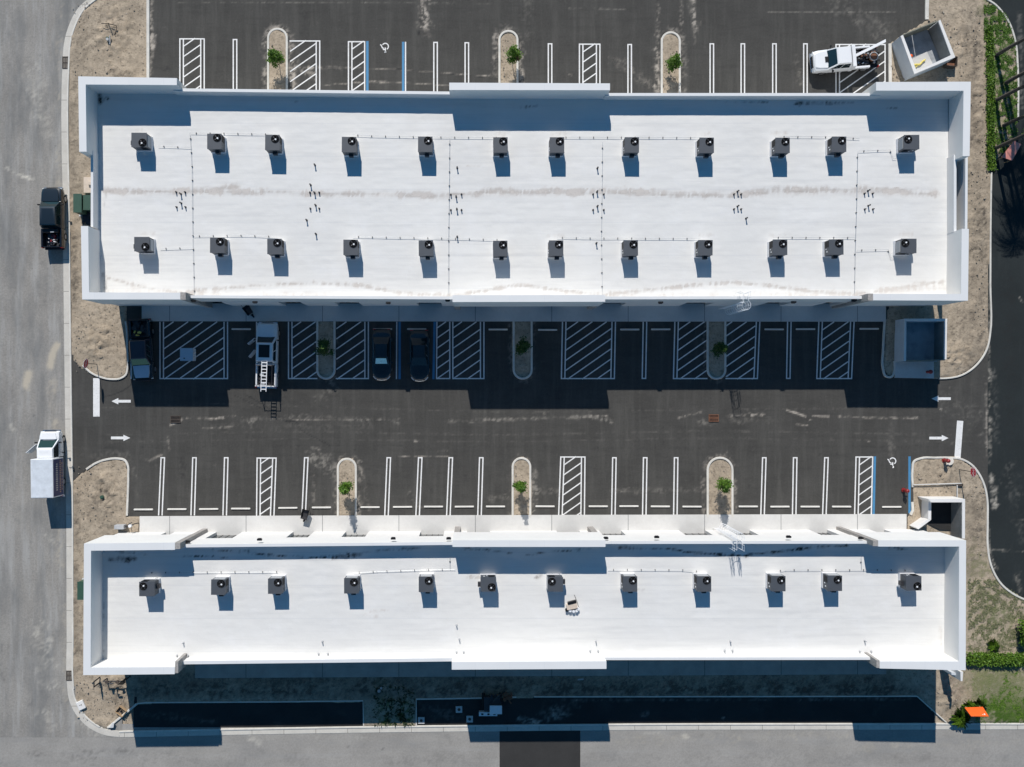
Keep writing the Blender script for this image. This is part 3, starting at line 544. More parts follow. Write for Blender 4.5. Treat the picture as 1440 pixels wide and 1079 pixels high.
# ================================================================== BUILDINGS
REC = [(294,327),(403,433),(478,511),(589,622),(655,689),(760,786),(842,873),(954,991),(1062,1095),(1141,1166)]
def line(a, b, t): return (a[0]+(b[0]-a[0])*t, a[1]+(b[1]-a[1])*t)
N_BASE = [[(114.4,318.4),(123.4,318.4),(124.6,414.6),(115.8,414.6)], [(1361.9,322.4),(1360.8,416),(1352,416),(1353,322.4)]]
S_BASE = [[(118.5,771.5),(127.5,771.5),(126.9,938.6),(117.6,947)], [(1358,767),(1357.5,942),(1348.8,931),(1349.3,767)]]
def building(name, label, lows, highs, pil, roofq, strokes, crick, facade, recess, mats_doors):
    B = thing(name, label, 'building', W((roofq[0][0]+roofq[1][0])/2, (roofq[0][1]+roofq[3][1])/2))
    org = B.location.copy()
    def add(b, nm, m, par=None, **k):
        o = b.build(nm, m, **k)
        if par is None: o.parent = B; o.location = -org
        else: o.parent = par
        return o
    for q in lows:                  # q: outer a, outer b, inner b, inner a at ZL; the wall itself
        z0 = 3.3 if q[0] == 'f' else 0
        pts = q[1] if q[0] in ('f', 's') else q
        b = MB(); b.prism([P(x, y, ZL)[:2] for x, y in pts], z0, ZL-.05); o = add(b, 'wall', 'stucco')
        cp = MB(); cp.prism([P(x, y, ZL)[:2] for x, y in pts], ZL-.05, ZL); add(cp, 'coping', 'coping', o)
    for q, z0 in highs:
        b = MB(); b.pprism(q, ZH, z0, ZH-.06); o = add(b, 'tall_parapet', 'stucco')
        c = MB(); c.prism([(Vector(P(x, y, ZH)[:2])) for x, y in q], ZH-.06, ZH); add(c, 'coping', 'coping', o)
    for q in (N_BASE if name[0] == 'n' else S_BASE):
        b = MB(); b.prism([P(x, y, ZH)[:2] for x, y in q], 0, 3.42); add(b, 'base_wall', 'stucco')
    for q in pil:                   # stone pilasters, outline at ZH
        b = MB(); b.prism([P(x, y, ZH)[:2] for x, y in q], 0, ZH-.01); add(b, 'pilaster', 'trim_dark')
    # lower facade: piers and recessed glazing
    for ((yl, yr), sgn, x0, x1) in facade:   # ground-grid y of wall face (from nadir), outward sign, x range
        F = lambda x, d=0: W(x, yl+(yr-yl)*(x-x0)/(x1-x0)+sgn*d)[:2]
        dq = -.3*S0; rr = [r for r in recess if r[0] > x0+2]
        b = MB(); cur = x0
        def pier(a, c):
            b = MB(); b.prism([F(a), F(c), F(c, dq), F(a, dq)], 0, 3.43); add(b, 'pier', 'stucco')
        for r0, r1 in rr:
            pier(cur, r0-NX); cur = r1-NX
        pier(cur, x1)
        for r0, r1 in rr:
            a, c = r0-NX, r1-NX
            g = MB(); g.prism([F(a-2, dq-.2), F(c+2, dq-.2), F(c+2, dq-1.4), F(a-2, dq-1.4)], 0, 3.43)
            o = add(g, 'shopfront', 'glass'); f = MB()
            for k in range(5):
                xx = a+(c-a)*k/4; f.prism([F(xx-.5, dq+.15), F(xx+.5, dq+.15), F(xx+.5, dq-.3), F(xx-.5, dq-.3)], .02, 3.25)
            f.prism([F(a, dq+.25), F(c, dq+.25), F(c, dq-.3), F(a, dq-.3)], 2.5, 2.62)
            add(f, 'frame', 'frame', o)
    for (x0, y0, x1, y1, z0, z1) in mats_doors:
        b = MB(); b.prism([W(x0, y0)[:2], W(x1, y0)[:2], W(x1, y1)[:2], W(x0, y1)[:2]], z0, z1); add(b, 'roller_door', 'door')
    def rz(GX, GY):
        z = np.full(GX.shape, ZR)
        for (xa, xm, xb, yb, yp) in crick:     # low tapered ridges that steer water, outline at roof level
            t = np.where(GX < xm, (GX-xa)/max(xm-xa, 1), (xb-GX)/max(xb-xm, 1)); t = np.clip(t, 0, 1)
            top = yb+(yp-yb)*t; s = 1 if yp < yb else -1
            d = s*(GY-top); z = z+np.clip(d/abs(yp-yb), 0, 1)*.20*np.where(t > 0, 1, 0)
        return z+(fbm(GX/14, GY/5, 31)-.5)*.03
    def sc(pts): return [(NX+(x-NX)*(1-ZR/H), NY+(y-NY)*(1-ZR/H)) for x, y in pts]
    o = grid('roof', [W(*c) for c in roofq], .16, 'roof', strokes=[(c, sc(p), w, min(1, s*1.7), r*.8) for c, p, w, s, r in strokes],
        zfun=lambda X, Y: rz((X-NX)/(1-ZR/H)+NX, (Y-NY)/(1-ZR/H)+NY))
    o.parent = B; o.location = -org
    return B, add

n_low = [('s', [(243,124.3),(638,129),(638,133),(243,128.4)]), ('s', [(851,131),(1238,131),(1238,135),(851,135)]),
    ('f', [(248,419.3),(642,421.2),(642,417.2),(248,415.3)]), ('f', [(845,421.2),(1233,420.3),(1233,416.3),(845,417.2)]),
    ('s', [(127.6,212),(131,212),(131,319),(127.6,319)]), ('s', [(1341.3,218),(1345,218),(1345,326),(1341.3,326)]), ('s', [(1357.6,218),(1361,218),(1360.4,323),(1357,323)])]
n_high = [([(110,107.5),(248.7,110),(248.7,119.8),(120.5,119),(121.7,213.3),(111.3,213.5)], 0), ([(1232,115.5),(1365.3,115),(1363.5,219.7),(1353.8,219.7),(1355,127.8),(1232,127.6)], 0),
    ([(113.8,318),(124,318),(125.2,411.3),(253.5,411.8),(253.5,421.3),(115.5,421.3)], 3.4), ([(1362.5,322),(1361.3,423),(1227.8,422.5),(1227.8,413.5),(1351.5,413.5),(1352.5,322)], 3.4),
    ([(631.8,116.4),(857.8,117.4),(857.8,127),(631.8,126.7)], 3.4), ([(636.3,415.3),(851,415),(851,424.5),(636.3,424.9)], 3.4)]
n_pil = [[(253.6,411.2),(261,411.2),(261,421.6),(253.6,421.6)], [(1220.6,413),(1227.7,413),(1227.7,422.8),(1220.6,422.8)], [(637,418.4),(645.5,418.4),(645.5,424.4),(637,424.4)], [(842,418.4),(850.5,418.4),(850.5,424.2),(842,424.2)]]
nst = []
ry = [(148,268),(170,269),(199,270)],[(245,269),(300,268),(312,271)],[(305,266),(335,262)],[(330,270),(371,269)],[(425,272),(470,273)],[(480,273),(510,272)],[(560,273),(612,276)],[(665,273),(690,268),(738,270)],[(745,270),(785,268)],[(800,272),(850,268),(900,272)],[(880,268),(960,275)],[(960,275),(1050,274)],[(1050,272),(1100,266),(1165,268)],[(1165,268),(1230,266),(1270,270)],[(1255,268),(1315,273)]
for p in ry: nst += [(0, p, 4.2, .68, 1.1), (2, p, 7, .5, 1.0), (0, [(x, y+2) for x, y in p], 1.8, .3, 1.2)]
for p in ([(262,411),(300,406),(352,403)],[(352,402),(440,398),(520,402)],[(500,401),(560,412),(630,416)],[(640,415),(690,408),(735,401)],[(696,405),(722,401)],[(735,401),(780,408),(840,414)],[(850,415),(920,407),(975,401)],[(945,404),(975,401)],[(975,401),(1035,398),(1090,403)],[(1080,402),(1140,410),(1200,414)],[(1205,414),(1260,406),(1325,397)],[(148,390),(170,396),(210,406),(255,413)],[(1285,399),(1325,397)]):
    nst += [(0, p, 2.0, .38, 1.25), (2, p, 4.5, .45, 1.2)]
nst += [(0,[(150,269),(250,269),(370,270),(470,273),(612,275),(700,270),(850,270),(960,275),(1060,272),(1165,268),(1315,273)],1.5,.42,.9),(2,[(150,269),(370,270),(612,275),(850,270),(1060,273),(1315,272)],7,.28,.8),(2,[(150,412),(260,415),(640,418),(1200,417)],8,.4,1.2),(2,[(1240,409),(1330,405)],6,.4,1),(1,[(140,133),(141,145)],4,1,.5),(1,[(141,140),(152,139)],4,.9,1.1),(1,[(1118,146),(1150,145),(1182,145)],3.2,.8,1.3),(1,[(1185,145),(1200,144)],2,.6,1.2),(1,[(1000,142),(1080,144)],1.2,.6,1.2),(1,[(1248,153),(1262,152)],1.5,.6,1.2),(1,[(145,385),(148,405)],4,.5,.8),(1,[(416,142),(417,143)],1.5,.7,.5),(1,[(730,151),(755,149)],2,.35,1.3),(0,[(150,265),(146,290)],2,.3,1.2),(2,[(657,234),(674,234)],2,.5,1)]
for (x, y) in ((199,183),(204,329),(705,188),(783,188),(985,188),(1094,188),(1270,192),(780,332),(990,331),(1093,331),(1270,330)): nst.append((2,[(x-8,y),(x+12,y)],4,.35,1.3))
n_crick = [(262,446,630,419,400),(634,740,846,419,401),(850,1035,1202,419,398)]
NB, nadd = building('north_building', 'wide white flat-roofed building with two rows of rooftop air conditioners, north of the lot', n_low, n_high, n_pil,
    [(-496.5,386),(621.5,380.4),(621.5,116.9),(-496.5,117.6)], nst, n_crick, [((114.6, 114.2), -1, -500.8, 628)], REC, [])
s_low = [('f', [(241,766.2),(642,762.4),(642,766.4),(241,770.2)]), ('f', [(846,761.3),(1241,760.9),(1241,764.7),(846,765.1)]),
    ('s', [(242,934.6),(641,930.2),(641,925.6),(242,930)]), ('s', [(847,928.5),(1243,928.1),(1243,924.4),(847,924.8)])]
s_high = [([(118,764.6),(246,763.2),(246,773.4),(128,774.6),(127.4,939),(246,938.4),(245.6,948.2),(117,949.6)], 3.4), ([(1235,760),(1358.6,760),(1358,942.8),(1237,940.2),(1237,930.4),(1348.2,930.4),(1348.8,768.8),(1235,768.8)], 3.4),
    ([(636.3,760),(851.5,760),(851.5,769.3),(636.3,769.3)], 3.4), ([(635.3,931.2),(852.8,930.1),(852.8,940.8),(635.3,941.9)], 3.4)]
s_pil = [[(246.1,763.6),(253.4,763.6),(253.4,772.4),(246.1,772.4)], [(1227.8,760.4),(1234.9,760.4),(1234.9,768.2),(1227.8,768.2)], [(637,760.4),(645.5,760.4),(645.5,765.8),(637,765.8)], [(842,760.4),(850.8,760.4),(850.8,765.8),(842,765.8)],
    [(246.2,930.4),(250.5,930.4),(250.5,946.8),(246.2,946.8)], [(1232.6,928.8),(1236.9,928.8),(1236.9,939.4),(1232.6,939.4)]]
sst = [(1,[(165,776),(188,778)],3,.7,1.2),(1,[(155,787),(188,786)],5.5,.85,.8),(1,[(193,779),(206,779)],1.6,.9,.9),(1,[(250,781),(320,784)],1.4,.6,1.3),(1,[(300,773),(335,776),(352,774)],2,.7,1.2),(1,[(350,778),(400,782),(440,784),(470,783)],2.2,.8,1.2),(1,[(470,784),(492,781),(505,780)],5,.9,1),(1,[(505,778),(540,773),(590,771)],2.2,.8,1.2),(1,[(650,771),(690,774),(720,778)],1.8,.75,1.2),(1,[(740,780),(775,776),(800,774),(830,772)],1.6,.8,1.2),
    (1,[(872,770),(900,771)],3.6,.9,1),(1,[(900,771),(930,771),(958,774)],1.8,.8,1.1),(1,[(960,776),(1000,779),(1050,781)],1.6,.7,1.2),(1,[(1005,780),(1050,782)],2.4,.95,.8),(1,[(1052,780),(1090,776)],2,.7,1.2),(1,[(1085,777),(1142,770)],2.6,.85,1.1),(1,[(1125,772),(1142,770)],4,.8,.9),(1,[(1150,769),(1192,768)],2.4,.6,1.2),(1,[(1250,771),(1275,772)],2.2,.7,1.2),
    (2,[(660,812),(680,810)],4,.6,1.2),(0,[(662,811),(672,812)],3,.4,1.2),(0,[(754,812),(760,809)],3,.4,1.1),(0,[(895,829),(905,830)],2,.3,1.3),(1,[(145,845),(145,930)],2,.25,1.3),(2,[(140,850),(141,935)],3,.3,1.2),(2,[(1322,880),(1324,915)],2.4,.5,1.1),(2,[(520,860),(545,858)],3,.4,1.4),(2,[(505,862),(530,868)],3,.3,1.4)]
s_crick = [(262,446,630,771,790),(634,740,846,769,788),(850,1035,1202,768,787)]
SB, sadd = building('south_building', 'narrower white flat-roofed building with one row of rooftop air conditioners, south of the lot', s_low, s_high, s_pil,
    [(-492.5,-206),(619.5,-200.8),(619.5,-350.8),(-492.5,-357.8)], sst, s_crick, [((-203.6, -199.2), 1, -498.3, 624.5)], [(234,246),(305,341),(413,442),(487,519),(592,625),(657,689),(782,814),(842,873),(954,991),(1024,1053),(1137,1162),(1222,1242)], [])
# walls under the overhanging mid blocks at the back sides
for add, q in ((nadd, [(-32,374.5),(170,374.5),(170,379.5),(-32,379.5)]), (sadd, [(-29,-349),(166,-349),(166,-354),(-29,-354)])):
    b = MB(); b.prism([W(x, y)[:2] for x, y in q], 0, 3.5); add(b, 'rear_wall', 'stucco')
for i in range(6):
    xx = -440+i*190
    b = MB(); b.prism([W(xx, -356.5)[:2], W(xx+45, -356.5)[:2], W(xx+45, -357.9)[:2], W(xx, -357.9)[:2]], .1, 3.2); sadd(b, 'roller_door', 'door')
def wall_light(add, px, py, s):
    p = P(px, py, 6.1); b = MB(); b.box((p.x, p.y, 6.1), (.42, .16, .2)); b.box((p.x, p.y+s*.08, 6.02), (.3, .08, .1)); add(b, 'wall_light', 'black')
for x, y in ((272,423.2),(358.5,425),(546,426),(629.5,422.5),(929,425.5),(1116,425),(1201,422.5)): wall_light(nadd, x, y, -1)
for x, y in ((264,762.3),(365,759),(553,757.5),(631,757.5),(852,757),(923.5,755.5),(1109,755.2),(1210.5,757)): wall_light(sadd, x, y, 1)

# ================================================================== ROOFTOP UNITS
def make_ac():
    t = thing('air_conditioner', 'x', 'air conditioner')
    w, d, h0, h1 = 1.22, 1.30, .36, 1.40
    b = MB(); b.box((0, 0, h0/2), (w+.06, d+.06, h0)); b.build('curb', 'curb_w', t)
    b = MB(); b.box((0, 0, (h0+h1)/2), (w, d, h1-h0)); body = b.build('housing', 'hvac', t, bevel=.02)
    b = MB()
    b.box((0, 0, h1+.012), (w+.05, d+.05, .024)); b.build('top_panel', 'hvac', t)
    fx, fy = w*.18+.02, d*.24
    b = MB(); b.cyl((fx, fy, h1+.02), (fx, fy, h1+.045), .36, n=24); fan = b.build('fan', 'void', t)
    b = MB()
    for k in range(4):
        a = k*math.pi/2+.5; c, s = math.cos(a), math.sin(a); cc, ss = math.cos(a+.5), math.sin(a+.5)
        b.poly([(fx+.07*c, fy+.07*s, h1+.05), (fx+.28*c, fy+.28*s, h1+.05), (fx+.28*cc, fy+.28*ss, h1+.085), (fx+.07*cc, fy+.07*ss, h1+.06)])
    b.build('blades', 'darkm', fan)
    b = MB(); b.cyl((fx+.05, fy-.05, h1+.045), (fx+.05, fy-.05, h1+.11), .075, n=10); b.build('motor_glint', 'wpaint', fan)  # white disc beside the hub, a glint put into the colour
    b = MB()
    for r in (.35, .24):
        pts = [(fx+r*math.cos(i*math.pi/10), fy+r*math.sin(i*math.pi/10), h1+.10 if r < .33 else h1+.05) for i in range(21)]
        b.tube(pts, .006 if r < .33 else .014, 4)
    for k in range(4): b.cyl((fx+.33*math.cos(k*math.pi/4), fy+.33*math.sin(k*math.pi/4), h1+.10), (fx-.33*math.cos(k*math.pi/4), fy-.33*math.sin(k*math.pi/4), h1+.10), .006, n=4)
    b.build('fan_guard', 'darkm', fan)
    for s in (-1, 1):
        b = MB()
        for k in range(7): b.box((s*(w/2+.008), .30, h0+.25+k*.11), (.02, .55, .055))
        b.build('louvres', 'black', t)
    b = MB(); b.box((0, d/2+.012, .85), (w*.8, .03, .75)); 
    for k in range(9): b.box((-w*.36+k*w*.09, d/2+.03, .85), (.02, .02, .75))
    b.build('coil', 'hvac_l', t)
    b = MB(); b.box((.12, -d/2-.13, .78), (.38, .26, .42)); b.box((.12, -d/2-.17, .55), (.34, .18, .06)); b.build('intake_hood', 'darkm', t)
    b = MB(); b.box((-w/2-.012, -.35, .95), (.03, .10, .16)); b.box((-w/2-.012, -.1, .75), (.03, .08, .14)); b.build('label_plates', 'wpaint', t)
    b = MB(); b.tube([(w/2+.0, -.45, .7), (w/2+.12, -.45, .7), (w/2+.12, -.45, .1)], .02, 5); b.build('drain_pipe', 'galv', t)
    return t
ac0 = make_ac()
NN = [(195.5,197,1),(301.5,199,0),(383,200.5,0),(490.8,203.5,0),(598,203,0),(703.8,204,0),(783.3,204,0),(888.5,204,0),(993.8,204.5,0),(1100.5,204.5,0),(1180,203,0),(1282,200,2)]
NS = [(199.5,343.5,1),(305.5,345,0),(386,346.8,0),(493,348,0),(599,349,0),(703.5,349.5,0),(782,349,0),(887,349,0),(992,348.5,0),(1097,348,0),(1176,347.5,0),(1278,346,2)]
SS = [(206.5,828.5,2),(307,826,0),(387,824.5,0),(494,824,0),(599,822,0),(686.5,822,1),(781,822,2),(886,821.5,0),(990,821.5,0),(1094.5,821,0),(1174,820.5,0),(1285,820.5,1)]
orw = ['first', 'second', 'third', 'fourth', 'fifth', 'sixth', 'sixth', 'fifth', 'fourth', 'third', 'second', 'first']
first = True
for row, (lst, rn) in enumerate(((NN, 'north row, north roof'), (NS, 'south row, north roof'), (SS, 'south roof row'))):
    for i, (x, y, r) in enumerate(lst):
        o = ac0 if first else copy_tree(ac0); first = False
        p = P(x, y, ZR+1.40); o.location = (p.x, p.y, ZR-.02)
        o.rotation_euler = (0, 0, (0, -math.pi/2, math.pi/2)[r]+random.uniform(-.012, .012))
        tag(o, 'grey rooftop air conditioner, %s from the %s in the %s' % (orw[i], 'west' if i < 6 else 'east', rn), 'air conditioner', 'rooftop air conditioners')

# ------------------------------------------------------------------ conduits with supports
def conduit(pts, label, sup=19.5):
    z = ZR+.13; t = thing('roof_conduit', label, 'pipe', P(*pts[0], z)-Vector((0, 0, .13)), 0, 'conduits across the white roofs'); o = Vector(t.location)
    W3 = [P(x, y, z)-o for x, y in pts]; b = MB(); b.tube(W3, .013, 6)
    for p in W3[1:-1]: b.ball(p, .03, n=6)
    b.build('pipe', 'galv', t)
    acc = 8.0
    for (a, c) in zip(pts, pts[1:]):
        L = math.hypot(c[0]-a[0], c[1]-a[1]); d = acc
        while d < L:
            q = line(a, c, d/L); p = P(*q, z)-o; b = MB()
            ang = math.atan2(-(c[1]-a[1]), c[0]-a[0]); b.box((p.x, p.y, .05), (.06, .12, .08), ang); b.box((p.x, p.y, .12), (.02, .04, .07), ang)
            b.build('support_block', 'darkm', t); d += sup
        acc = d-L
CON = [([(267,187),(268.3,207),(270,240),(270.5,290),(271,331),(273,414)],'long conduit running north to south on the north roof, near its west end'),([(267.6,187),(301,187.3),(383,188.6)],'thin conduit over the second and third units of the north row, north roof'),([(222,205.5),(267.6,207.3)],'short conduit from the westernmost unit of the north row'),
    ([(272,332),(340,331),(390,332.8)],'thin conduit over the second and third units of the south row, north roof'),([(225,349.8),(271,348.3)],'short conduit from the westernmost unit of the south row'),([(495,189.5),(520,191),(600,192.5),(700,193.5)],'thin conduit over the fourth to sixth units from the west, north row'),([(632.4,194.5),(632,250),(631,330),(631,415)],'long conduit running north to south near the middle of the north roof'),
    ([(496,332.6),(560,334),(630,335),(703,337.3)],'thin conduit over the fourth to sixth units from the west, south row'),([(788,193),(888,193),(990,193.6)],'thin conduit over the fourth to sixth units from the east, north row'),([(847.5,200),(847,250),(846,330),(847,413)],'faint conduit running north to south between the middle pair of unit columns, north roof'),([(783,334),(846,335),(880,335),(985,335.6)],'thin conduit over the fourth to sixth units from the east, south row'),
    ([(1095,192),(1170,192.6),(1209,195)],'thin conduit over the second and third units from the east, north row'),([(1206.5,213),(1205,290),(1203,350),(1202,413)],'long conduit running north to south near the east end of the north roof'),([(1207.5,212.5),(1252,211),(1256,223),(1261,223)],'short bent conduit leading to the easternmost unit of the north row'),([(1087,334),(1202.5,334.3)],'thin conduit over the second and third units from the east, south row'),([(1204.5,352),(1249,351),(1253,363),(1258,363)],'short bent conduit leading to the easternmost unit of the south row'),
    ([(205,806),(268,805.3),(390,804.6)],'thin conduit over the western three units of the south building roof'),([(497,806),(530,804),(600,801.6),(640,801)],'thin conduit over the fourth and fifth units from the west, south building roof'),([(855,801.5),(960,802),(985,804.5)],'thin conduit over the fourth and fifth units from the east, south building roof'),([(1090,804),(1105,802),(1225,802),(1285,803)],'thin conduit over the eastern units of the south building roof'),([(1211,783),(1211.8,801)],'short conduit joining the eastern run to the parapet, south roof'),([(632.6,782),(632.8,800.5)],'short conduit joining the western run to the middle parapet, south roof')]
for c, l in CON: conduit(c, l)

# ------------------------------------------------------------------ vent pipes
VENT = {'second unit column from the west': [(248,268),(254.5,270.5),(260.5,268),(248.5,289),(255,283.5),(261,289)],
 'the third unit column from the west': [(436,268.5),(442.5,269),(449,268.5),(436.5,291),(444,286.5),(449,291),(431.5,307.5),(444.5,327),(437,258),(443,230)],
 'the long middle conduit': [(634,271.5),(641.5,274.5),(649,271),(634,293),(642.5,292),(649,293),(643,234),(643,331)],
 'the faint dotted conduit': [(834,271),(839.5,267.5),(849,271),(834,293),(840,288),(849,293),(840,234.5),(838.5,340)],
 'the third unit column from the east': [(1032,271),(1037,267),(1042,271),(1032,292),(1037,288),(1042,292),(1049,305)],
 'the long eastern conduit': [(1215.5,270),(1220.5,266),(1227,270),(1216,292),(1221,287),(1227.5,292)]}
vs = {}
def vent(px, py, h, label, dark):
    k = (round(h, 2), dark)
    if k not in vs:
        b = MB(); b.cyl((0, 0, 0), (0, 0, h), .05, n=10); b.cyl((0, 0, 0), (0, 0, .08), .09, .055, n=12); b.cyl((0, 0, h-.002), (0, 0, h+.004), .035, n=10)
        if h > .33: b.cyl((0, 0, h), (0, 0, h+.04), .07, n=10)
        vs[k] = b.build('vent_pipe', 'darkm' if dark else 'hvac_l', smooth=40); o = vs[k]
    else: o = vs[k].copy(); COL.objects.link(o)
    o.location = P(px, py, ZR+.02); o.rotation_euler = (0, 0, random.uniform(0, 6)); tag(o, label, 'vent pipe', 'small vent pipes on the white roofs')
for k, lst in VENT.items():
    for i, (x, y) in enumerate(lst):
        if i < 6: pos = ('upper', 'lower')[i//3]+' '+('left', 'middle', 'right')[i % 3]+' of its six'
        else: pos = ('southern' if y > 300 else 'northern')+(' stray far' if y > 320 or y < 232 else ' stray close')
        vent(x, y+2.5, .34 if i in (1, 4) or i > 5 else .25, 'roof vent pipe, %s, by %s' % (pos, k), True)
SV = [('west end',[(258,903),(249,921),(264.5,921)]),('fourth unit from the west',[(453.5,901),(448,918.5),(461,918.5)]),('the mid parapet west end',[(646,898),(642,916.5),(652,916.5)]),('the mid parapet east end',[(838,901),(830,914.5),(841,914.5)]),('the line south of the ladder',[(1027,901),(1019,914),(1030,914)]),('south-east corner block',[(1216,900),(1209,915),(1225,915)])]
for k, lst in SV:
    for i, (x, y) in enumerate(lst): vent(x, y+1, .2 if i else .3, 'vent pipe, south roof, near %s, %s of three' % (k, ('upper', 'lower left', 'lower right')[i]), False)
vent(642, 879, .3, 'lone vent pipe on the south roof, north of the mid parapet trio', False)

# ------------------------------------------------------------------ cage ladders
def ladder(px, py, s, label):
    """px,py: ladder foot on the ground grid; s outward sign"""
    t = thing('cage_ladder', label, 'ladder', P(px, py, .12), 0, 'caged ladders up to the roofs')
    top = ZL+.95; y = 0; b = MB()
    for x in (-.23, .23):
        b.tube([(x, 0, 0), (x, 0, top), (x, -s*.5, top+.0), (x, -s*.75, top), (x, -s*.75, ZL-.3)], .022, 6)
    b.build('rails', 'wpaint', t)
    b = MB()
    for k in range(22): b.cyl((-.23, 0, .3+k*.29), (.23, 0, .3+k*.29), .017, n=5)
    b.build('rungs', 'wpaint', t)
    b = MB(); zz = [2.5+k*.62 for k in range(9)]
    for z in zz: b.tube([(.36*math.sin(a)*1.05, s*(.36-.36*math.cos(a))*1.0+s*.02, z) for a in [math.radians(d) for d in range(-130, 131, 20)] if 1], .018, 4) if 0 else b.tube([(-.23, 0, z), (-.37, s*.2, z), (-.36, s*.5, z), (-.2, s*.72, z), (0, s*.77, z), (.2, s*.72, z), (.36, s*.5, z), (.37, s*.2, z), (.23, 0, z)], .018, 5)
    for (x, y2) in ((-.365, .35), (-.2, .72), (0, .77), (.2, .72), (.365, .35)): b.cyl((x, s*y2, zz[0]), (x, s*y2, zz[-1]), .013, n=4)
    b.build('cage', 'wpaint', t)
    b = MB()
    for x in (-.42, .42):
        for z in (.55, 1.05): b.tube([(x, -s*.35, top-1.1+z), (x, -s*.85, top-1.1+z)], .014, 5)
        b.cyl((x, -s*.35, ZL), (x, -s*.35, top), .025, n=5); b.cyl((x, -s*.85, ZL-1.1), (x, -s*.85, top), .016, n=5)
    b.build('handrails', 'wpaint', t)
ladder(NX+346, 545-110.2, -1, 'white caged ladder on the shaded south face of the north building')
ladder(NX+338, 545+197, 1, 'white caged ladder on the sunlit north face of the south building')

# ================================================================== ENCLOSURES
def encl(label, name, walls, zt, floor=None, gates=(), wm='encl', extra=None):
    t = thing(name, label, 'enclosure'); q0 = walls[0][0]; org = P(*q0, 0); t.location = org
    def add(b, nm, m, par=None):
        o = b.build(nm, m); o.parent = par or t
        if par is None: o.location = -org
        return o
    for q in walls:
        b = MB(); b.prism([P(x, y, zt)[:2] for x, y in q], 0, zt-.06); o = add(b, 'wall', wm)
        b = MB(); b.prism([P(x, y, zt)[:2] for x, y in q], zt-.06, zt); add(b, 'coping', 'stucco', o)
    if floor: b = MB(); b.prism([P(x, y)[:2] for x, y in floor], .0, .17); add(b, 'floor', 'encl_floor')
    for a, c in gates:
        b = MB(); pa, pc = P(*a, zt-.1), P(*c, zt-.1); n = 14
        b.ribbon([pa[:2], pc[:2]], .05, .15, zt-.3)
        b.ribbon([pa[:2], pc[:2]], .09, .12, .1); b.ribbon([pa[:2], pc[:2]], .09, zt-.16, .1)
        add(b, 'gate', 'dgate')
    return t, add
encl('open-topped square bin enclosure of pale walls set at an angle, north-east of the north building', 'bin_enclosure',
    [[(1266.5,50.8),(1269.9,49.3),(1289.2,100.6),(1285.8,104.2)], [(1285.8,104.2),(1289.2,100.6),(1337.2,77.6),(1343.4,80.6)], [(1319.8,30.4),(1322.3,27.6),(1343.4,80.6),(1337.2,77.6)]], 1.83,
    [(1253,63),(1302,41),(1323,90),(1274,112)], [((1269,49.5),(1294,39.2)), ((1295,38.8),(1319.5,29.5))])
encl('rectangular pale-walled bin enclosure in the shade, south of the north building, east end', 'bin_enclosure',
    [[(1272,448.3),(1274.6,451.6),(1274.2,508),(1271,508)], [(1272,448.3),(1332,448.2),(1328,451.8),(1274.6,451.6)], [(1332,448.2),(1331,505.5),(1327.4,505.5),(1328,451.8)]], 1.83,
    [(1259,452),(1316,452),(1316,509),(1259,509)], [((1272.5,507),(1300,507)), ((1301,507),(1329,506.4))])
t, add = encl('tall narrow white-walled utility enclosure joined to the north-east corner of the south building', 'utility_enclosure',
    [[(1305.6,702),(1357.2,702),(1353.2,706.6),(1309.6,706.6)], [(1357.2,702),(1357,757.5),(1353,757.5),(1353.2,706.6)]], 1.95, wm='stucco')
for q in ([(1305.8,704),(1309.6,706.6),(1309.4,731),(1305.2,730)], [(1305.2,730.2),(1309.4,731.2),(1291.5,744.5),(1288,741.8)]):
    b = MB(); b.prism([P(x, y, 1.25)[:2] for x, y in q], 0, 1.25); add(b, 'low_wall', 'stucco')
b = MB(); b.pprism([(1301,707),(1343,707),(1341,746),(1320,745),(1301,735)], 0, .0, .135); add(b, 'floor', 'asphalt_new_and_shade')  # dark slab cut to the walls' cast shadow, shade put into its colour
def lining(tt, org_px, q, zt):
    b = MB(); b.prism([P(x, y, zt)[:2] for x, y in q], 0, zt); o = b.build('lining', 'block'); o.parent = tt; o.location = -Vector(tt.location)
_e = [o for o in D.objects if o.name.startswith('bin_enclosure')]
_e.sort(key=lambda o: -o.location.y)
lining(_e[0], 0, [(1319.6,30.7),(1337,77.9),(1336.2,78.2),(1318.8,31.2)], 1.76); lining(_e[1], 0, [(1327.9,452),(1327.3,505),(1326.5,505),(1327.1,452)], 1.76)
lining([o for o in D.objects if o.name == 'utility_enclosure'][0], 0, [(1353.1,707),(1352.9,757),(1352.2,757),(1352.4,707)], 1.88)
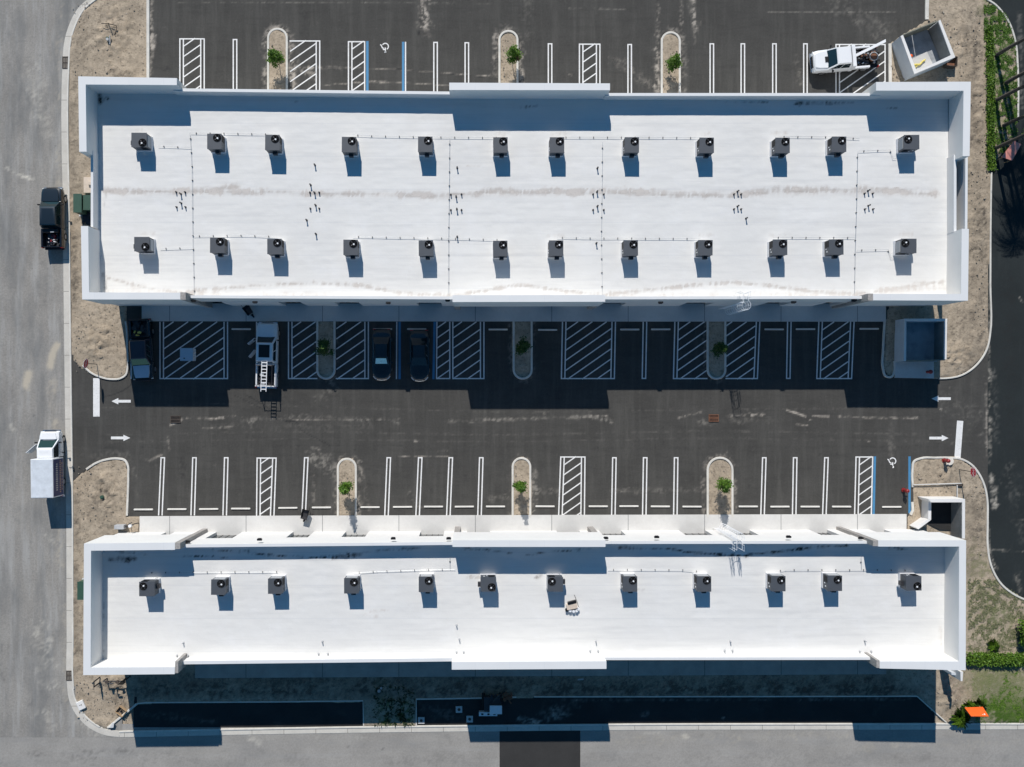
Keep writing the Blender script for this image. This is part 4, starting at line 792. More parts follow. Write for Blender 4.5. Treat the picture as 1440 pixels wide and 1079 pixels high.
# things in and around the bin enclosure
b = MB()
for k in range(5): b.ball(P(1277+random.uniform(-3, 4), 79+random.uniform(-2.5, 2.5), .3+random.uniform(0, .12)), .2, (1, .9, .6), 8)
tag(b.build('debris_bag', 'orange', smooth=60), 'crumpled orange bags on the floor inside the angled bin enclosure', 'bag')
b = MB(); c = P(1272.5, 71.5, .33)
b.tube([(c.x+.3*math.cos(a), c.y+.3*math.sin(a), c.z) for a in [i*math.pi/8 for i in range(17)]], .11, 8); tag(b.build('tyre', 'rubber', smooth=60), 'old black tyre lying inside the angled bin enclosure', 'tyre')
b = MB(); b.prism([P(x, y)[:2] for x, y in ((1275,87),(1302,74),(1312,95),(1286,106))], .17, .2); tag(b.build('plywood_sheet', 'slab'), 'pale board on the floor of the angled bin enclosure', 'board')
b = MB(); b.tube([P(x, y, .3) for x, y in curve([(1281,97),(1283,93),(1288,91),(1293,91),(1297,87),(1301,84)], 4)], .09, 6); b.tube([P(x, y, .3) for x, y in curve([(1281,97),(1284,99),(1287,95),(1290,93)], 4)], .05, 6); tag(b.build('hose', 'yellow', smooth=60), 'curled yellow hose inside the angled bin enclosure', 'hose')
t = thing('crate', 'rusty brown open crate outside the east corner of the angled bin enclosure', 'crate', P(1333, 90), math.radians(-3))
b = MB()
for s in (-1, 1): b.box((s*.5, 0, .35), (.06, .9, .7)); b.box((0, s*.45, .35), (.94, .06, .7))
b.build('frame', 'iron', t); b = MB(); b.box((0, 0, .2), (.9, .8, .25)); b.build('contents', 'rust', t)

# ================================================================== VEHICLES
def ring(y, hw, zb, zt, cr=.03, tuck=.06):
    s = [(-hw+tuck, zb), (-hw, zb+(zt-zb)*.22), (-hw-.015, zb+(zt-zb)*.55), (-hw+.03, zt-.06), (-hw+.12, zt), (-hw*.45, zt+cr), (hw*.45, zt+cr), (hw-.12, zt), (hw-.03, zt-.06), (hw+.015, zb+(zt-zb)*.55), (hw, zb+(zt-zb)*.22), (hw-tuck, zb)]
    return [(x, y, z) for x, z in s]
def quad(t, name, m, pts, th=.012, par=None):
    a, b_, c = [Vector(p) for p in pts[:3]]; n = (b_-a).cross(c-a).normalized()*th
    b = MB(); b.loft([[tuple(Vector(p)-n*.4) for p in pts], [tuple(Vector(p)+n) for p in pts]]); return b.build(name, m, par or t)
def wheels(t, xs, ys, r=.38, w=.25):
    for y in ys:
        for s in (-1, 1):
            b = MB(); x = s*xs
            b.loft([[(x+dx, y+rr*math.cos(a), r+rr*math.sin(a)) for a in [i*math.pi/12 for i in range(24)]] for dx, rr in ((-w/2, r*.86), (-w/2+.04, r), (w/2-.04, r), (w/2, r*.86))])
            o = b.build('wheel', 'rubber', t, smooth=40)
            b = MB(); b.cyl((x+s*(w/2-.03), y, r), (x+s*(w/2+.012), y, r), r*.58, n=18); b.build('rim', 'rim', o)
def cabin(t, hb, ht, yb0, yt0, yt1, yb1, zb, zt, m, doors=2, roof=None):
    """yb1 windscreen foot, yt1 roof front, yt0 roof rear, yb0 rear foot; hb/ht half widths at belt and roof"""
    b = MB(); lo = [(-hb, yb0, zb), (hb, yb0, zb), (hb, yb1, zb), (-hb, yb1, zb)]
    b.loft([lo, [(-ht-.03, yt0-.06, zt-.10), (ht+.03, yt0-.06, zt-.10), (ht+.03, yt1+.08, zt-.10), (-ht-.03, yt1+.08, zt-.10)], [(-ht+.05, yt0+.04, zt-.015), (ht-.05, yt0+.04, zt-.015), (ht-.05, yt1-.03, zt-.015), (-ht+.05, yt1-.03, zt-.015)], [(-ht+.3, yt0+.2, zt), (ht-.3, yt0+.2, zt), (ht-.3, yt1-.2, zt), (-ht+.3, yt1-.2, zt)]])
    b.build('cab', m, t, smooth=35)
    L = lambda a, c, k: tuple(a[i]+(c[i]-a[i])*k for i in range(3))
    zt2 = zt-.10
    A, Bq, C, Dq = (-hb, yb1, zb), (hb, yb1, zb), (ht+.03, yt1+.08, zt2), (-ht-.03, yt1+.08, zt2)
    e = .06; quad(t, 'windscreen', 'car_glass', [L(L(A, Bq, e), L(Dq, C, e), .04), L(L(A, Bq, 1-e), L(Dq, C, 1-e), .04), L(L(A, Bq, 1-e), L(Dq, C, 1-e), .97), L(L(A, Bq, e), L(Dq, C, e), .97)])
    A, Bq, C, Dq = (hb, yb0, zb), (-hb, yb0, zb), (-ht-.03, yt0-.06, zt2), (ht+.03, yt0-.06, zt2)
    e = .1; quad(t, 'rear_window', 'car_glass', [L(L(A, Bq, e), L(Dq, C, e), .12), L(L(A, Bq, 1-e), L(Dq, C, 1-e), .12), L(L(A, Bq, 1-e), L(Dq, C, 1-e), .9), L(L(A, Bq, e), L(Dq, C, e), .9)])
    for s in (-1, 1):
        f0, f1 = (s*hb, yb0, zb), (s*hb, yb1, zb); r0, r1 = (s*(ht+.03), yt0-.06, zt2), (s*(ht+.03), yt1+.08, zt2)
        n = doors
        for k in range(n):
            u0 = .05+(.90/n)*k+.02; u1 = .05+(.90/n)*(k+1)-.02
            if k == n-1: u1 -= .03
            q = [L(L(f0, f1, u0), L(r0, r1, u0), .12), L(L(f0, f1, u1), L(r0, r1, u1), .12), L(L(f0, f1, u1), L(r0, r1, u1), .92), L(L(f0, f1, u0), L(r0, r1, u0), .92)]
            if s < 0: q = q[::-1]
            quad(t, 'side_window', 'car_glass', q)
def mirrors(t, x, y, z, m='black'):
    for s in (-1, 1):
        b = MB(); b.box((s*(x+.14), y, z), (.20, .12, .2)); b.box((s*x, y+.02, z-.06), (.18, .05, .05)); b.build('mirror', m, t, bevel=.02)
def lights(t, hw, yf, yr, z, zr):
    for s in (-1, 1):
        b = MB(); b.box((s*(hw-.22), yf, z), (.34, .10, .18)); b.build('headlight', 'lamp_w', t, bevel=.02)
        b = MB(); b.box((s*(hw-.08), yr, zr), (.14, .08, .36)); b.build('taillight', 'lamp_r', t)
def truck_front(t, hw, L2, yw, m, hoodm=None, zh=1.15):
    """front body from nose L2 back to windscreen foot yw"""
    b = MB(); b.loft([ring(L2, hw*.80, .42, .85, .01), ring(L2-.12, hw*.92, .35, zh-.08, .03), ring(L2-.5, hw*.98, .3, zh, .05), ring(yw, hw, .3, zh+.05, .05), ring(yw-.1, hw, .3, zh+.02, .02)])
    b.build('front_body', m, t, smooth=40)
    b = MB(); zt = zh
    b.loft([[(-hw*.62, L2-.18, zt-.035), (hw*.62, L2-.18, zt-.035), (hw*.62, L2-.18, zt+.035), (-hw*.62, L2-.18, zt+.035)], [(-hw*.75, L2-.55, zt), (hw*.75, L2-.55, zt), (hw*.72, L2-.55, zt+.085), (-hw*.72, L2-.55, zt+.085)], [(-hw*.80, yw+.06, zt+.02), (hw*.80, yw+.06, zt+.02), (hw*.77, yw+.06, zt+.13), (-hw*.77, yw+.06, zt+.13)]])
    b.build('bonnet', hoodm or m, t, smooth=40)
    b = MB(); b.box((0, L2+.03, .55), (hw*1.8, .16, .22)); b.build('front_bumper', 'chrome' if m != 'car_black' else 'darkm', t, bevel=.04)
    b = MB(); b.box((0, L2-.01, .82), (hw*1.1, .1, .24)); b.build('grille', 'black', t, bevel=.02)
def pickup(name, label, loc, rz, m, hoodm=None, roofm=None, L=5.75, hw=.97, junk=None, grp=None, bed=True, zroof=1.92, doors=2):
    t = thing(name, label, 'pickup truck', loc, rz, grp); L2 = L/2; yw = L2-1.4
    truck_front(t, hw, L2, yw, m, hoodm)
    yc0 = yw-2.45 if doors == 2 else yw-1.9
    b = MB(); b.loft([ring(yw-.1, hw, .3, 1.17, .0), ring(yc0, hw, .3, 1.17, .0)]); b.build('body', m, t, smooth=40)
    cabin(t, hw-.06, hw-.24, yc0+.03, yc0+.22, yw-.62, yw+.12, 1.14, zroof, roofm or m, doors)
    if bed:
        b = MB(); y0, y1 = -L2+.06, yc0-.04; ym = (y0+y1)/2; ly = y1-y0
        for s in (-1, 1): b.box((s*(hw-.09), ym, .78), (.18, ly, .78))
        b.box((0, y1-.05, .78), (2*hw-.36, .08, .78)); b.build('bed_sides', m, t, bevel=.03)
        b = MB(); b.box((0, ym, .62), (2*hw-.36, ly-.1, .06)); b.build('bed_floor', 'black', t)
        b = MB(); b.box((0, y0+.04, .82), (2*hw-.36, .08, .66)); b.build('tailgate', m, t, bevel=.02)
    b = MB(); b.box((0, -L2-.02, .5), (hw*1.85, .16, .18)); b.build('rear_bumper', 'chrome' if m == 'car_white' else 'darkm', t, bevel=.03)
    wheels(t, hw-.12, (L2-.95, -L2+1.15)); mirrors(t, hw-.0, yw-.25, 1.25, 'black'); lights(t, hw, L2-.10, -L2+.04, .86, .95)
    if junk: junk(t, -L2+.1, yc0-.1, hw)
    return t
def scatter(b, x0, x1, y0, y1, z, n, s0=.08, s1=.3, seed=1):
    r = random.Random(seed)
    for _ in range(n): b.box((r.uniform(x0, x1), r.uniform(y0, y1), z+r.uniform(0, .18)), (r.uniform(s0, s1), r.uniform(s0, s1), r.uniform(.05, .25)), r.uniform(0, 3))
def j_black(t, y0, y1, hw):
    b = MB(); scatter(b, -.6, .6, y0, y1-.3, .72, 26, .08, .28, 4); b.build('tools', 'darkm', t)
    b = MB(); scatter(b, -.35, .35, y0+.4, y0+1.1, .85, 8, .06, .14, 9); b.build('cans', 'wpaint', t)
    b = MB(); scatter(b, -.2, .5, y0+.4, y0+1.2, .82, 5, .1, .2, 5); b.build('red_tins', 'red', t)
    b = MB(); b.box((0, y1-.18, 1.2), (1.5, .35, .35)); b.build('tool_box', 'black', t, bevel=.02)
    b = MB(); b.box((.2, y1-.3, 1.39), (.34, .1, .03)); b.build('plate', 'galv', t)
pk = pickup('pickup_truck', 'black pickup truck parked nose up at the west kerb, its bed full of tins', P(80.5, 309.5), math.radians(.5), 'car_slate', roofm='car_slate', L=5.7, hw=.98, junk=j_black)
for c in [c for c in D.objects if c.parent == pk and c.name.startswith(('bed_', 'tailgate'))]: c.data.materials[0] = M['car_black']
def j_ladder(t, y0, y1, hw):
    b = MB(); scatter(b, -.7, .1, y0, y0+.8, .7, 16, .08, .3, 2); scatter(b, -.6, .7, y0, y1, .7, 12, .05, .25, 22); b.build('scrap', 'darkm', t)
    b = MB(); b.box((-.38, y0+1.1, 1.0), (.34, .28, .3)); scatter(b, -.6, 0, y0, y0+.3, .95, 6, .08, .2, 6); b.build('boxes', 'hvac_l', t)
    b = MB()
    for x in (-.85, .85):
        for y in (y0+.1, y1-.1): b.cyl((x, y, 1.15), (x*.9, y, 1.95), .03, n=6)
        b.tube([(x*.9, y0+.05, 1.95), (x*.9, y1, 1.95)], .03, 6)
    for y in (y0+.1, y1-.1): b.cyl((-.77, y, 1.95), (.77, y, 1.95), .03, n=6)
    b.build('ladder_rack', 'darkm', t)
white_pk = pickup('pickup_truck', 'white pickup truck with dark roof panel, open doors and ladder, in the building shade', P(378.5, 500), math.radians(-1.2), 'car_white', L=6.1, hw=1.0, junk=j_ladder, zroof=1.95)
b = MB(); b.box((0, .33, 1.955), (1.02, 1.18, .02)); b.build('sunroof', 'black', white_pk)
for (y, a, l) in ((1.55, 50, .95), (.45, 38, .95)):
    b = MB(); a = math.radians(a); x0 = -1.0; b.ribbon([(x0, y), (x0-l*math.sin(a), y-l*math.cos(a))], .035, .45, .75); b.ribbon([(x0, y), (x0-l*math.sin(a)*.9, y-l*math.cos(a)*.9)], .03, 1.2, .5); b.build('open_door', 'car_white', white_pk)
lad = thing('ladder', 'white aluminium ladder lying over the bed of the white pickup truck in the shade', 'ladder', P(378.5, 500), math.radians(-1.2))
b = MB()
for x in (-.24, .24): b.cyl((x+.08, -.6, 2.03), (x+.06, -3.45, 2.12), .04, n=6)
b.build('rails', 'wpaint', lad); b = MB()
for k in range(9): b.box((.075, -.75-k*.31, 2.035+k*.01), (.48, .09, .04))
b.build('rungs', 'wpaint', lad)
def j_dark(t, y0, y1, hw):
    b = MB(); scatter(b, -.7, .7, y0, y1, .8, 34, .1, .4, 14); b.build('scrap', 'darkm', t)
    b = MB(); scatter(b, -.2, .5, y1-.6, y1-.2, 1.0, 5, .1, .25, 15); b.build('yellow_tools', 'yellow', t)
    b = MB(); b.box((0, y1-.1, 1.3), (1.8, .1, .5)); b.tube([(-.9, y0, 1.5), (-.9, y1, 1.5), (.9, y1, 1.5), (.9, y0, 1.5), (-.9, y0, 1.5)], .04, 5); b.build('rack', 'black', t)
pickup('pickup_truck', 'dark pickup truck with silver-blue bonnet and loaded bed, beside the west sand bed', P(204.5, 492.5), math.pi+math.radians(3.2), 'car_black', hoodm='car_silver', roofm='car_plum', L=5.7, hw=.98, junk=j_dark)
# tow truck
t = thing('tow_truck', 'white tow truck with boom and open dark deck, near the angled bin enclosure', 'tow truck', P(1184, 88.5), math.radians(95))
truck_front(t, 1.0, 3.2, 1.85, 'car_white'); b = MB(); b.loft([ring(1.75, 1.0, .3, 1.17, 0), ring(-.25, 1.0, .3, 1.17, 0)]); b.build('body', 'car_white', t, smooth=40)
cabin(t, .94, .78, -.22, .0, 1.2, 1.95, 1.14, 2.05, 'car_white', 2)
b = MB(); b.box((0, 2.0, 1.30), (.5, .3, .05)); b.build('bonnet_scoop', 'black', t)
b = MB(); b.box((0, -.45, 1.0), (2.0, .35, 1.3)); b.build('headboard', 'car_white', t, bevel=.04)
b = MB(); b.box((.35, -1.9, .8), (.14, 2.6, .2)); b.box((-.35, -1.9, .8), (.14, 2.6, .2)); b.box((0, -1.8, .72), (1.9, 2.4, .08)); b.build('chassis', 'black', t)
b = MB(); b.box((.93, -1.4, .95), (.2, 1.7, .35)); b.box((-.93, -1.3, .95), (.2, 1.6, .35)); b.build('side_lockers', 'car_white', t, bevel=.04)
b = MB(); b.loft([[(x, y, z) for x, z in ((.18, 1.35), (.46, 1.35), (.46, 1.6), (.18, 1.6))] if 0 else [(xx+ox, y, z+oz) for xx, oz in ((-.13, -.1), (.13, -.1), (.13, .12), (-.13, .12))] for y, ox, z in ((-.65, .05, 1.45), (-2.0, .5, 1.85), (-3.15, .9, 2.2))]); b.build('boom', 'wpaint', t)
b = MB(); scatter(b, -.8, .8, -2.9, -.8, .85, 42, .06, .3, 41); b.tube([(-.6, -1.1, 1.1), (.1, -1.6, 1.25), (-.4, -2.5, 1.1)], .04, 5); b.build('hoists', 'darkm', t)
b = MB(); scatter(b, .1, .7, -2.7, -.9, .95, 10, .06, .2, 43); b.build('rusty_chain', 'rust', t)
b = MB(); b.cyl((-.1, -2.45, 1.0), (-.1, -2.45, 1.25), .38, n=20); b.build('reel', 'rust', t); b = MB(); b.tube([(-.1+.38*math.cos(i*.4), -2.45+.38*math.sin(i*.4), 1.28) for i in range(17)], .045, 5); b.build('reel_rim', 'hvac_l', t)
b = MB(); scatter(b, -.6, .5, -2.8, -1, 1.0, 9, .05, .16, 44); b.build('fittings', 'galv', t)
wheels(t, .86, (2.2, -1.75), .42, .28); mirrors(t, 1.02, 1.55, 1.35); lights(t, 1.0, 3.1, -2.95, .86, .85)
# box truck
t = thing('box_truck', 'white box truck with blue lettered side and left door open, at the west kerb', 'box truck', P(78.5, 652), math.radians(.8))
truck_front(t, .97, 3.15, 2.35, 'car_white', zh=1.2); b = MB(); b.loft([ring(2.3, .97, .3, 1.22, 0), ring(.75, .97, .3, 1.22, 0)]); b.build('body', 'car_white', t, smooth=40)
cabin(t, .93, .74, .62, .7, 1.55, 2.42, 1.18, 2.1, 'car_white', 1)
b = MB(); b.box((0, -1.16, 1.62), (2.07, 3.6, 2.0)); bx = b.build('cargo_box', 'wpaint', t, bevel=.03)
b = MB(); b.box((0, -1.16, 2.625), (1.98, 3.5, .02)); b.build('roof_panel', 'boxroof', bx)
b = MB(); b.box((1.045, -1.16, 1.62), (.02, 3.4, 1.8)); b.build('side_panel', 'boxblue', bx)
b = MB()
for k in range(13): b.box((1.06, .1-k*.2, 1.95), (.02, .11, .34 if k % 3 else .28))
b.build('lettering', 'letter2', bx)
b = MB()
for k in range(17): b.box((1.06, .35-k*.18, 1.3+(.03 if k % 2 else 0)), (.02, .09, .2))
for k in range(9): b.box((1.06, .1-k*.3, .98), (.02, .2, .1))
b.build('lettering', 'letter', bx)
b = MB()
for k in range(4): b.box((0, -2.975, .9+k*.45), (1.8, .03, .42))
b.build('rear_shutter', 'hvac_l', bx); b = MB(); b.box((0, -3.02, .5), (2.05, .16, .16)); b.build('rear_bumper', 'wpaint', t)
b = MB(); b.ribbon([(-.97, 1.95), (-2.0, 1.1)], .04, .45, .8); b.ribbon([(-.97, 1.95), (-1.9, 1.18)], .05, 1.25, .55); b.build('open_door', 'car_white', t)
wheels(t, .84, (2.35, -1.7), .38, .26); mirrors(t, 1.0, 2.1, 1.4); lights(t, .97, 3.08, -3.0, .86, .8)
b = MB(); b.tube([(1.08, 1.2, 1.3), (1.35, 1.15, 1.35)], .03, 5); b.box((1.45, 1.15, 1.4), (.14, .1, .3)); b.build('tow_mirror', 'black', t)
# cars
def sedan(label, loc, rz, m, shade_=False):
    t = thing('car', label, 'car', loc, rz); L2 = 2.4; hw = .91
    b = MB(); b.loft([ring(L2, hw*.55, .4, .62, 0), ring(L2-.15, hw*.85, .28, .72, .03), ring(L2-.7, hw*.97, .25, .88, .05), ring(.95, hw, .25, .96, .05), ring(-1.35, hw, .25, 1.0, .03), ring(-2.0, hw*.96, .27, .98, .04), ring(-L2+.08, hw*.85, .32, .88, .02), ring(-L2, hw*.7, .4, .7, 0)])
    b.build('body', m, t, smooth=40); cabin(t, hw-.1, hw-.3, -1.75, -.95, .25, 1.1, .94, 1.44, m, 2)
    wheels(t, hw-.1, (1.45, -1.4), .33, .22); mirrors(t, hw-.04, .8, 1.0, m)
    for s in (-1, 1):
        b = MB(); b.tube([(s*.80, L2-.32, .72), (s*.68, L2-.14, .70), (s*.5, L2-.02, .68)], .035, 5); b.build('headlight', 'lamp_w', t)
        b = MB(); b.box((s*.7, -L2+.05, .8), (.3, .08, .14)); b.build('taillight', 'lamp_r', t)
    b = MB(); b.tube([(-.45, L2+.02, .63), (0, L2+.07, .63), (.45, L2+.02, .63)], .03, 5); b.build('chrome_trim', 'chrome', t)
    if shade_:
        b = MB(); b.loft([[(-.56, .93, 1.05), (.56, .93, 1.05), (.56, .93, 1.10), (-.56, .93, 1.10)], [(-.48, .42, 1.34), (.48, .42, 1.34), (.48, .42, 1.40), (-.48, .42, 1.40)]]); b.build('sunshade', 'teal', t)
    return t
s1 = sedan('black car in the building shade with a silver-blue sunshade in its windscreen', P(538, 498.5), math.pi, 'car_black', True)
sedan('plain black car in the building shade between the two blue lines, without a sunshade', P(590.5, 500), math.pi+.01, 'car_black')

# ================================================================== STREET FURNITURE
def text_mesh(txt, size, name, m, parent, mt):
    cu = D.curves.new('t', 'FONT'); cu.body = txt; cu.size = size; cu.align_x = 'CENTER'; cu.align_y = 'CENTER'; cu.extrude = .004
    o = D.objects.new('t', cu); COL.objects.link(o); bpy.context.view_layer.update()
    me = D.meshes.new_from_object(o.evaluated_get(bpy.context.evaluated_depsgraph_get())); D.objects.remove(o)
    me.transform(mt); me.materials.clear(); me.materials.append(M[m]); q = D.objects.new(name, me); return link(q, parent)
def stop_sign(px, py, rz, label):
    t = thing('stop_sign', label, 'road sign', P(px, py, .05), rz, 'stop signs at the lot exits')
    b = MB(); b.cyl((0, 0, 0), (0, 0, 2.75), .035, n=8); b.build('post', 'darkm', t)
    z = 2.38; oct_ = lambda r, y: [(r*math.cos(math.radians(22.5+45*i)), y, z+r*math.sin(math.radians(22.5+45*i))) for i in range(8)]
    b = MB(); b.loft([oct_(.48, -.036), oct_(.48, -.046)]); o = b.build('panel', 'wpaint', t)
    b = MB(); b.loft([oct_(.445, -.047), oct_(.445, -.050)]); b.build('face', 'crimson', o)
    text_mesh('STOP', .33, 'letters', 'wpaint', o, Matrix.Translation((0, -.055, z)) @ Matrix.Rotation(math.pi/2, 4, 'X'))
stop_sign(136.5, 512.3, math.radians(80), 'red octagonal stop sign on a thin post at the west exit of the lot')
stop_sign(1348.5, 660.5, math.radians(-88), 'red octagonal stop sign on a thin post at the east exit of the lot')
def hydrant(px, py, label, rz=0):
    t = thing('fire_hydrant', label, 'hydrant', P(px, py, .05), rz, 'red fire hydrants by the east end of the lot')
    b = MB(); b.cyl((0, 0, 0), (0, 0, .75), .14, .12, n=14); b.cyl((0, 0, .0), (0, 0, .08), .22, n=14); b.cyl((0, 0, .68), (0, 0, .74), .2, n=14); b.build('barrel', 'red', t, smooth=40)
    b = MB(); b.ball((0, 0, .76), .19, (1, 1, .85), 14); b.cyl((0, 0, .9), (0, 0, 1.02), .05, n=6); b.build('bonnet', 'red', t, smooth=60)
    b = MB(); b.cyl((.1, 0, .45), (.3, 0, .45), .05, n=10); b.build('nozzle', 'kerb', t)
hydrant(1327.5, 647.5, 'red fire hydrant on a round concrete collar in the kerb, south of the right-pointing arrow')
b = MB(); b.cyl(P(1334.5, 648.5, -.02), P(1334.5, 648.5, .16), .40, n=28); tag(b.build('concrete_collar', 'kerb'), 'round pale concrete collar under the hydrant in the south-east kerb', 'concrete collar')
hydrant(1270.5, 689.3, 'red fire hydrant standing by the blue line of the wheelchair bay')
hydrant(1303, 523.2, 'red fire hydrant in the shade on the concrete pad below the rectangular bin enclosure', -.4)
# orange board sign
def board(name, label, bot, top, zb, zt, m, cat='sign', bars=0):
    t = thing(name, label, cat); a, c = P(*bot[0], zb), P(*bot[1], zb); d, e = P(*top[0], zt), P(*top[1], zt); org = Vector((*((a+c)/2)[:2], 0)); t.location = org
    q = [a-org, c-org, e-org, d-org]; n = (q[1]-q[0]).cross(q[3]-q[0]).normalized()*.03
    b = MB(); b.loft([[tuple(v-n) for v in q], [tuple(v+n) for v in q]]); b.build('panel', m, t)
    b = MB()
    for u in (.12, .88):
        p = q[0].lerp(q[1], u); r = q[3].lerp(q[2], u); b.cyl((p.x, p.y, 0), p, .04, n=6); b.cyl((r.x, r.y, 0), r, .04, n=6); b.cyl(p, r, .03, n=6)
    b.build('posts', 'wood', t)
    if bars:
        s = 1 if n.z > 0 else -1; b = MB()
        for k in range(bars):
            u0 = .12+.8*k/bars; u1 = u0+.5/bars*.8
            L = lambda u, v: q[0].lerp(q[1], u).lerp(q[3].lerp(q[2], u), v)+n*s*1.15
            b.poly([L(u0, .72), L(u1, .72), L(u1, .86), L(u0, .86)])
        b.build('lettering', 'wpaint', t, fix=False)
board('board_sign', 'bright orange board sign leaning on two posts in the lawn beside the south road', ((1356.5,995.5),(1382,994.5)), ((1365.5,1007.5),(1390.5,1007.8)), .75, 1.9, 'orange', bars=7)
board('board_sign', 'faded red board sign behind a leaning palm trunk at the east road', ((1408.5,221),(1423,226)), ((1426,198),(1436,203)), 1.0, 1.4, 'pink')
# cabinets
def cabinet(label, cx, cy, w, d, h, extra=False):
    t = thing('utility_cabinet', label, 'cabinet', P(cx, cy)); b = MB(); b.box((0, 0, .06), (w+.25, d+.25, .12)); b.build('pad', 'slab', t)
    b = MB(); b.box((0, 0, .12+h/2), (w, d, h)); b.build('housing', 'green', t, bevel=.03)
    b = MB(); b.box((0, 0, .12+h+.02), (w+.06, d+.06, .04)); b.build('lid', 'green', t)
    b = MB(); b.box((w/2+.01, 0, .12+h*.5), (.02, .03, h*.8)); b.build('door_seam', 'black', t)
cabinet('large green utility cabinet between the west kerb and the north building', 119, 290.5, .72, 1.7, 1.3); cabinet('smaller open green utility cabinet tucked against the north building wall', 130.5, 289, .62, 1.35, 1.1)
cabinet('low green utility cabinet beside the west wall of the south building', 124.5, 826.5, .9, 1.65, 1.1)
b = MB(); scatter(b, *sorted((P(119, 0).x, P(129, 0).x)), P(0, 315).y, P(0, 302).y, .1, 24, .15, .5, 77); tag(b.build('scrap_pile', 'darkm'), 'dark heap of scrap against the west wall of the north building', 'scrap heap')
b = MB(); b.box(P(125.5, 261, .2), (.9, 1.5, .4)); b.box(P(126.5, 258, .5), (.3, .35, .2)); tag(b.build('pallet', 'cardboard', bevel=.02), 'pale pallet of cartons by the west wall of the north building', 'pallet')
# white unit on stand in the shaded hatching
t = thing('wheeled_cart', 'white square-topped box cart standing on the big hatched box in the building shade', 'cart', P(269.5, 499.5))
b = MB(); b.box((0, 0, .95), (1.15, 1.15, .95)); b.build('box', 'wpaint', t, bevel=.03); b = MB(); b.box((0, 0, 1.44), (1.2, 1.2, .04)); b.build('lid', 'car_silver', t); b = MB(); b.box((-.2, -.36, 1.47), (.12, .1, .03)); b.build('latch', 'black', t)
b = MB(); b.tube([(.6, .2, 1.3), (.76, .2, 1.3), (.76, -.2, 1.3), (.6, -.2, 1.3)], .03, 5); b.build('handle', 'galv', t)
for sx in (-1, 1):
    for sy in (-1, 1): b = MB(); b.cyl((sx*.45, sy*.45, .48), (sx*.45, sy*.45, .1), .04, n=6); b.cyl((sx*.45-.04, sy*.45, .12), (sx*.45+.04, sy*.45, .12), .12, n=12); b.build('castor', 'rubber', t)
# wheelbarrows
def barrow(label, px, py, rz):
    t = thing('wheelbarrow', label, 'wheelbarrow', P(px, py, .1), rz, 'dark wheelbarrows left on the pavements')
    b = MB(); b.loft([[(-.2, -.3, .35), (.2, -.3, .35), (.25, .3, .35), (-.25, .3, .35)], [(-.3, -.48, .68), (.3, -.48, .68), (.36, .45, .68), (-.36, .45, .68)]], cap=False); b.poly([(-.2, -.3, .35), (.2, -.3, .35), (.25, .3, .35), (-.25, .3, .35)]); b.build('tray', 'darkm', t, fix=False)
    b = MB()
    for s in (-1, 1): b.tube([(s*.06, -.62, .2), (s*.18, -.3, .33), (s*.26, .4, .42), (s*.3, .95, .62)], .02, 6); b.tube([(s*.24, .25, .38), (s*.25, .35, 0), (s*.24, .5, .42)], .018, 5)
    b.build('handles', 'black', t); b = MB(); b.cyl((-.05, -.62, .2), (.05, -.62, .2), .2, n=18); b.build('wheel', 'rubber', t)
barrow('dark wheelbarrow in the sun at the pavement edge west of the western tree island', 430.5, 722, math.radians(-14)); barrow('dark wheelbarrow in the shade against the north building, above the white pickup truck', 351, 437, math.radians(35))
# roof tools
t = thing('roofing_tools', 'small pile of pale cartons and white cans on the south roof beside a unit', 'tools', P(804.5, 854, ZR))
b = MB(); b.box((-.05, .15, .2), (.95, .45, .4), .2); b.build('carton', 'cardboard', t); b = MB(); b.box((-.05, .52, .28), (.78, .2, .35), .25); b.build('case', 'black', t)
for i, (x, y) in enumerate(((-.5, -.2), (-.2, -.25), (.1, -.3), (.38, -.25), (.5, -.1))): b = MB(); b.cyl((x, y, 0), (x, y, .32), .13, n=12); b.build('can', 'wpaint' if i else 'black', t)
b = MB(); b.tube([(.2, 1.1, .02), (.4, .6, .02), (.62, -.1, .02)], .02, 4); b.build('cord', 'darkm', t)
# compact loader in back lane
t = thing('compact_loader', 'small white machine with canopy and three-holed blade in the shaded service lane', 'loader', P(690, 988))
b = MB(); b.box((.1, .2, .7), (1.5, 1.3, .6)); b.build('body', 'darkm', t, bevel=.04); b = MB(); b.box((.45, -.05, 1.7), (1.15, .8, .07)); b.box((.45, .18, 1.75), (1.1, .3, .03)); b.build('canopy', 'wpaint', t, bevel=.02)
b = MB()
for x in (-.05, .95):
    for y in (-.4, .3): b.cyl((x, y, .9), (x, y, 1.7), .025, n=5)
b.build('canopy_posts', 'darkm', t)
for s in (-1, 1): b = MB(); b.box((.1+s*.8, .2, .28), (.3, 1.6, .52)); b.build('track', 'rubber', t, bevel=.12)
b = MB(); b.box((-.25, -.85, .5), (1.75, .5, .06)); b.box((-.25, -.62, .7), (1.75, .05, .4)); b.build('blade', 'wpaint', t)
b = MB()
for x in (-.8, -.22, .35): b.box((x, -.92, .54), (.2, .15, .03))
b.build('blade_slots', 'black', t)
b = MB(); scatter(b, 1.2, 2.0, .1, .9, .2, 12, .1, .4, 92); b.build('orange_scrap', 'rust', t)
b = MB(); scatter(b, -.6, .9, .0, 1.1, .8, 18, .08, .3, 90); b.tube([(.2, .5, 1.0), (.8, 1.2, 1.3), (1.3, 1.1, .3)], .06, 6); b.build('arm', 'darkm', t)
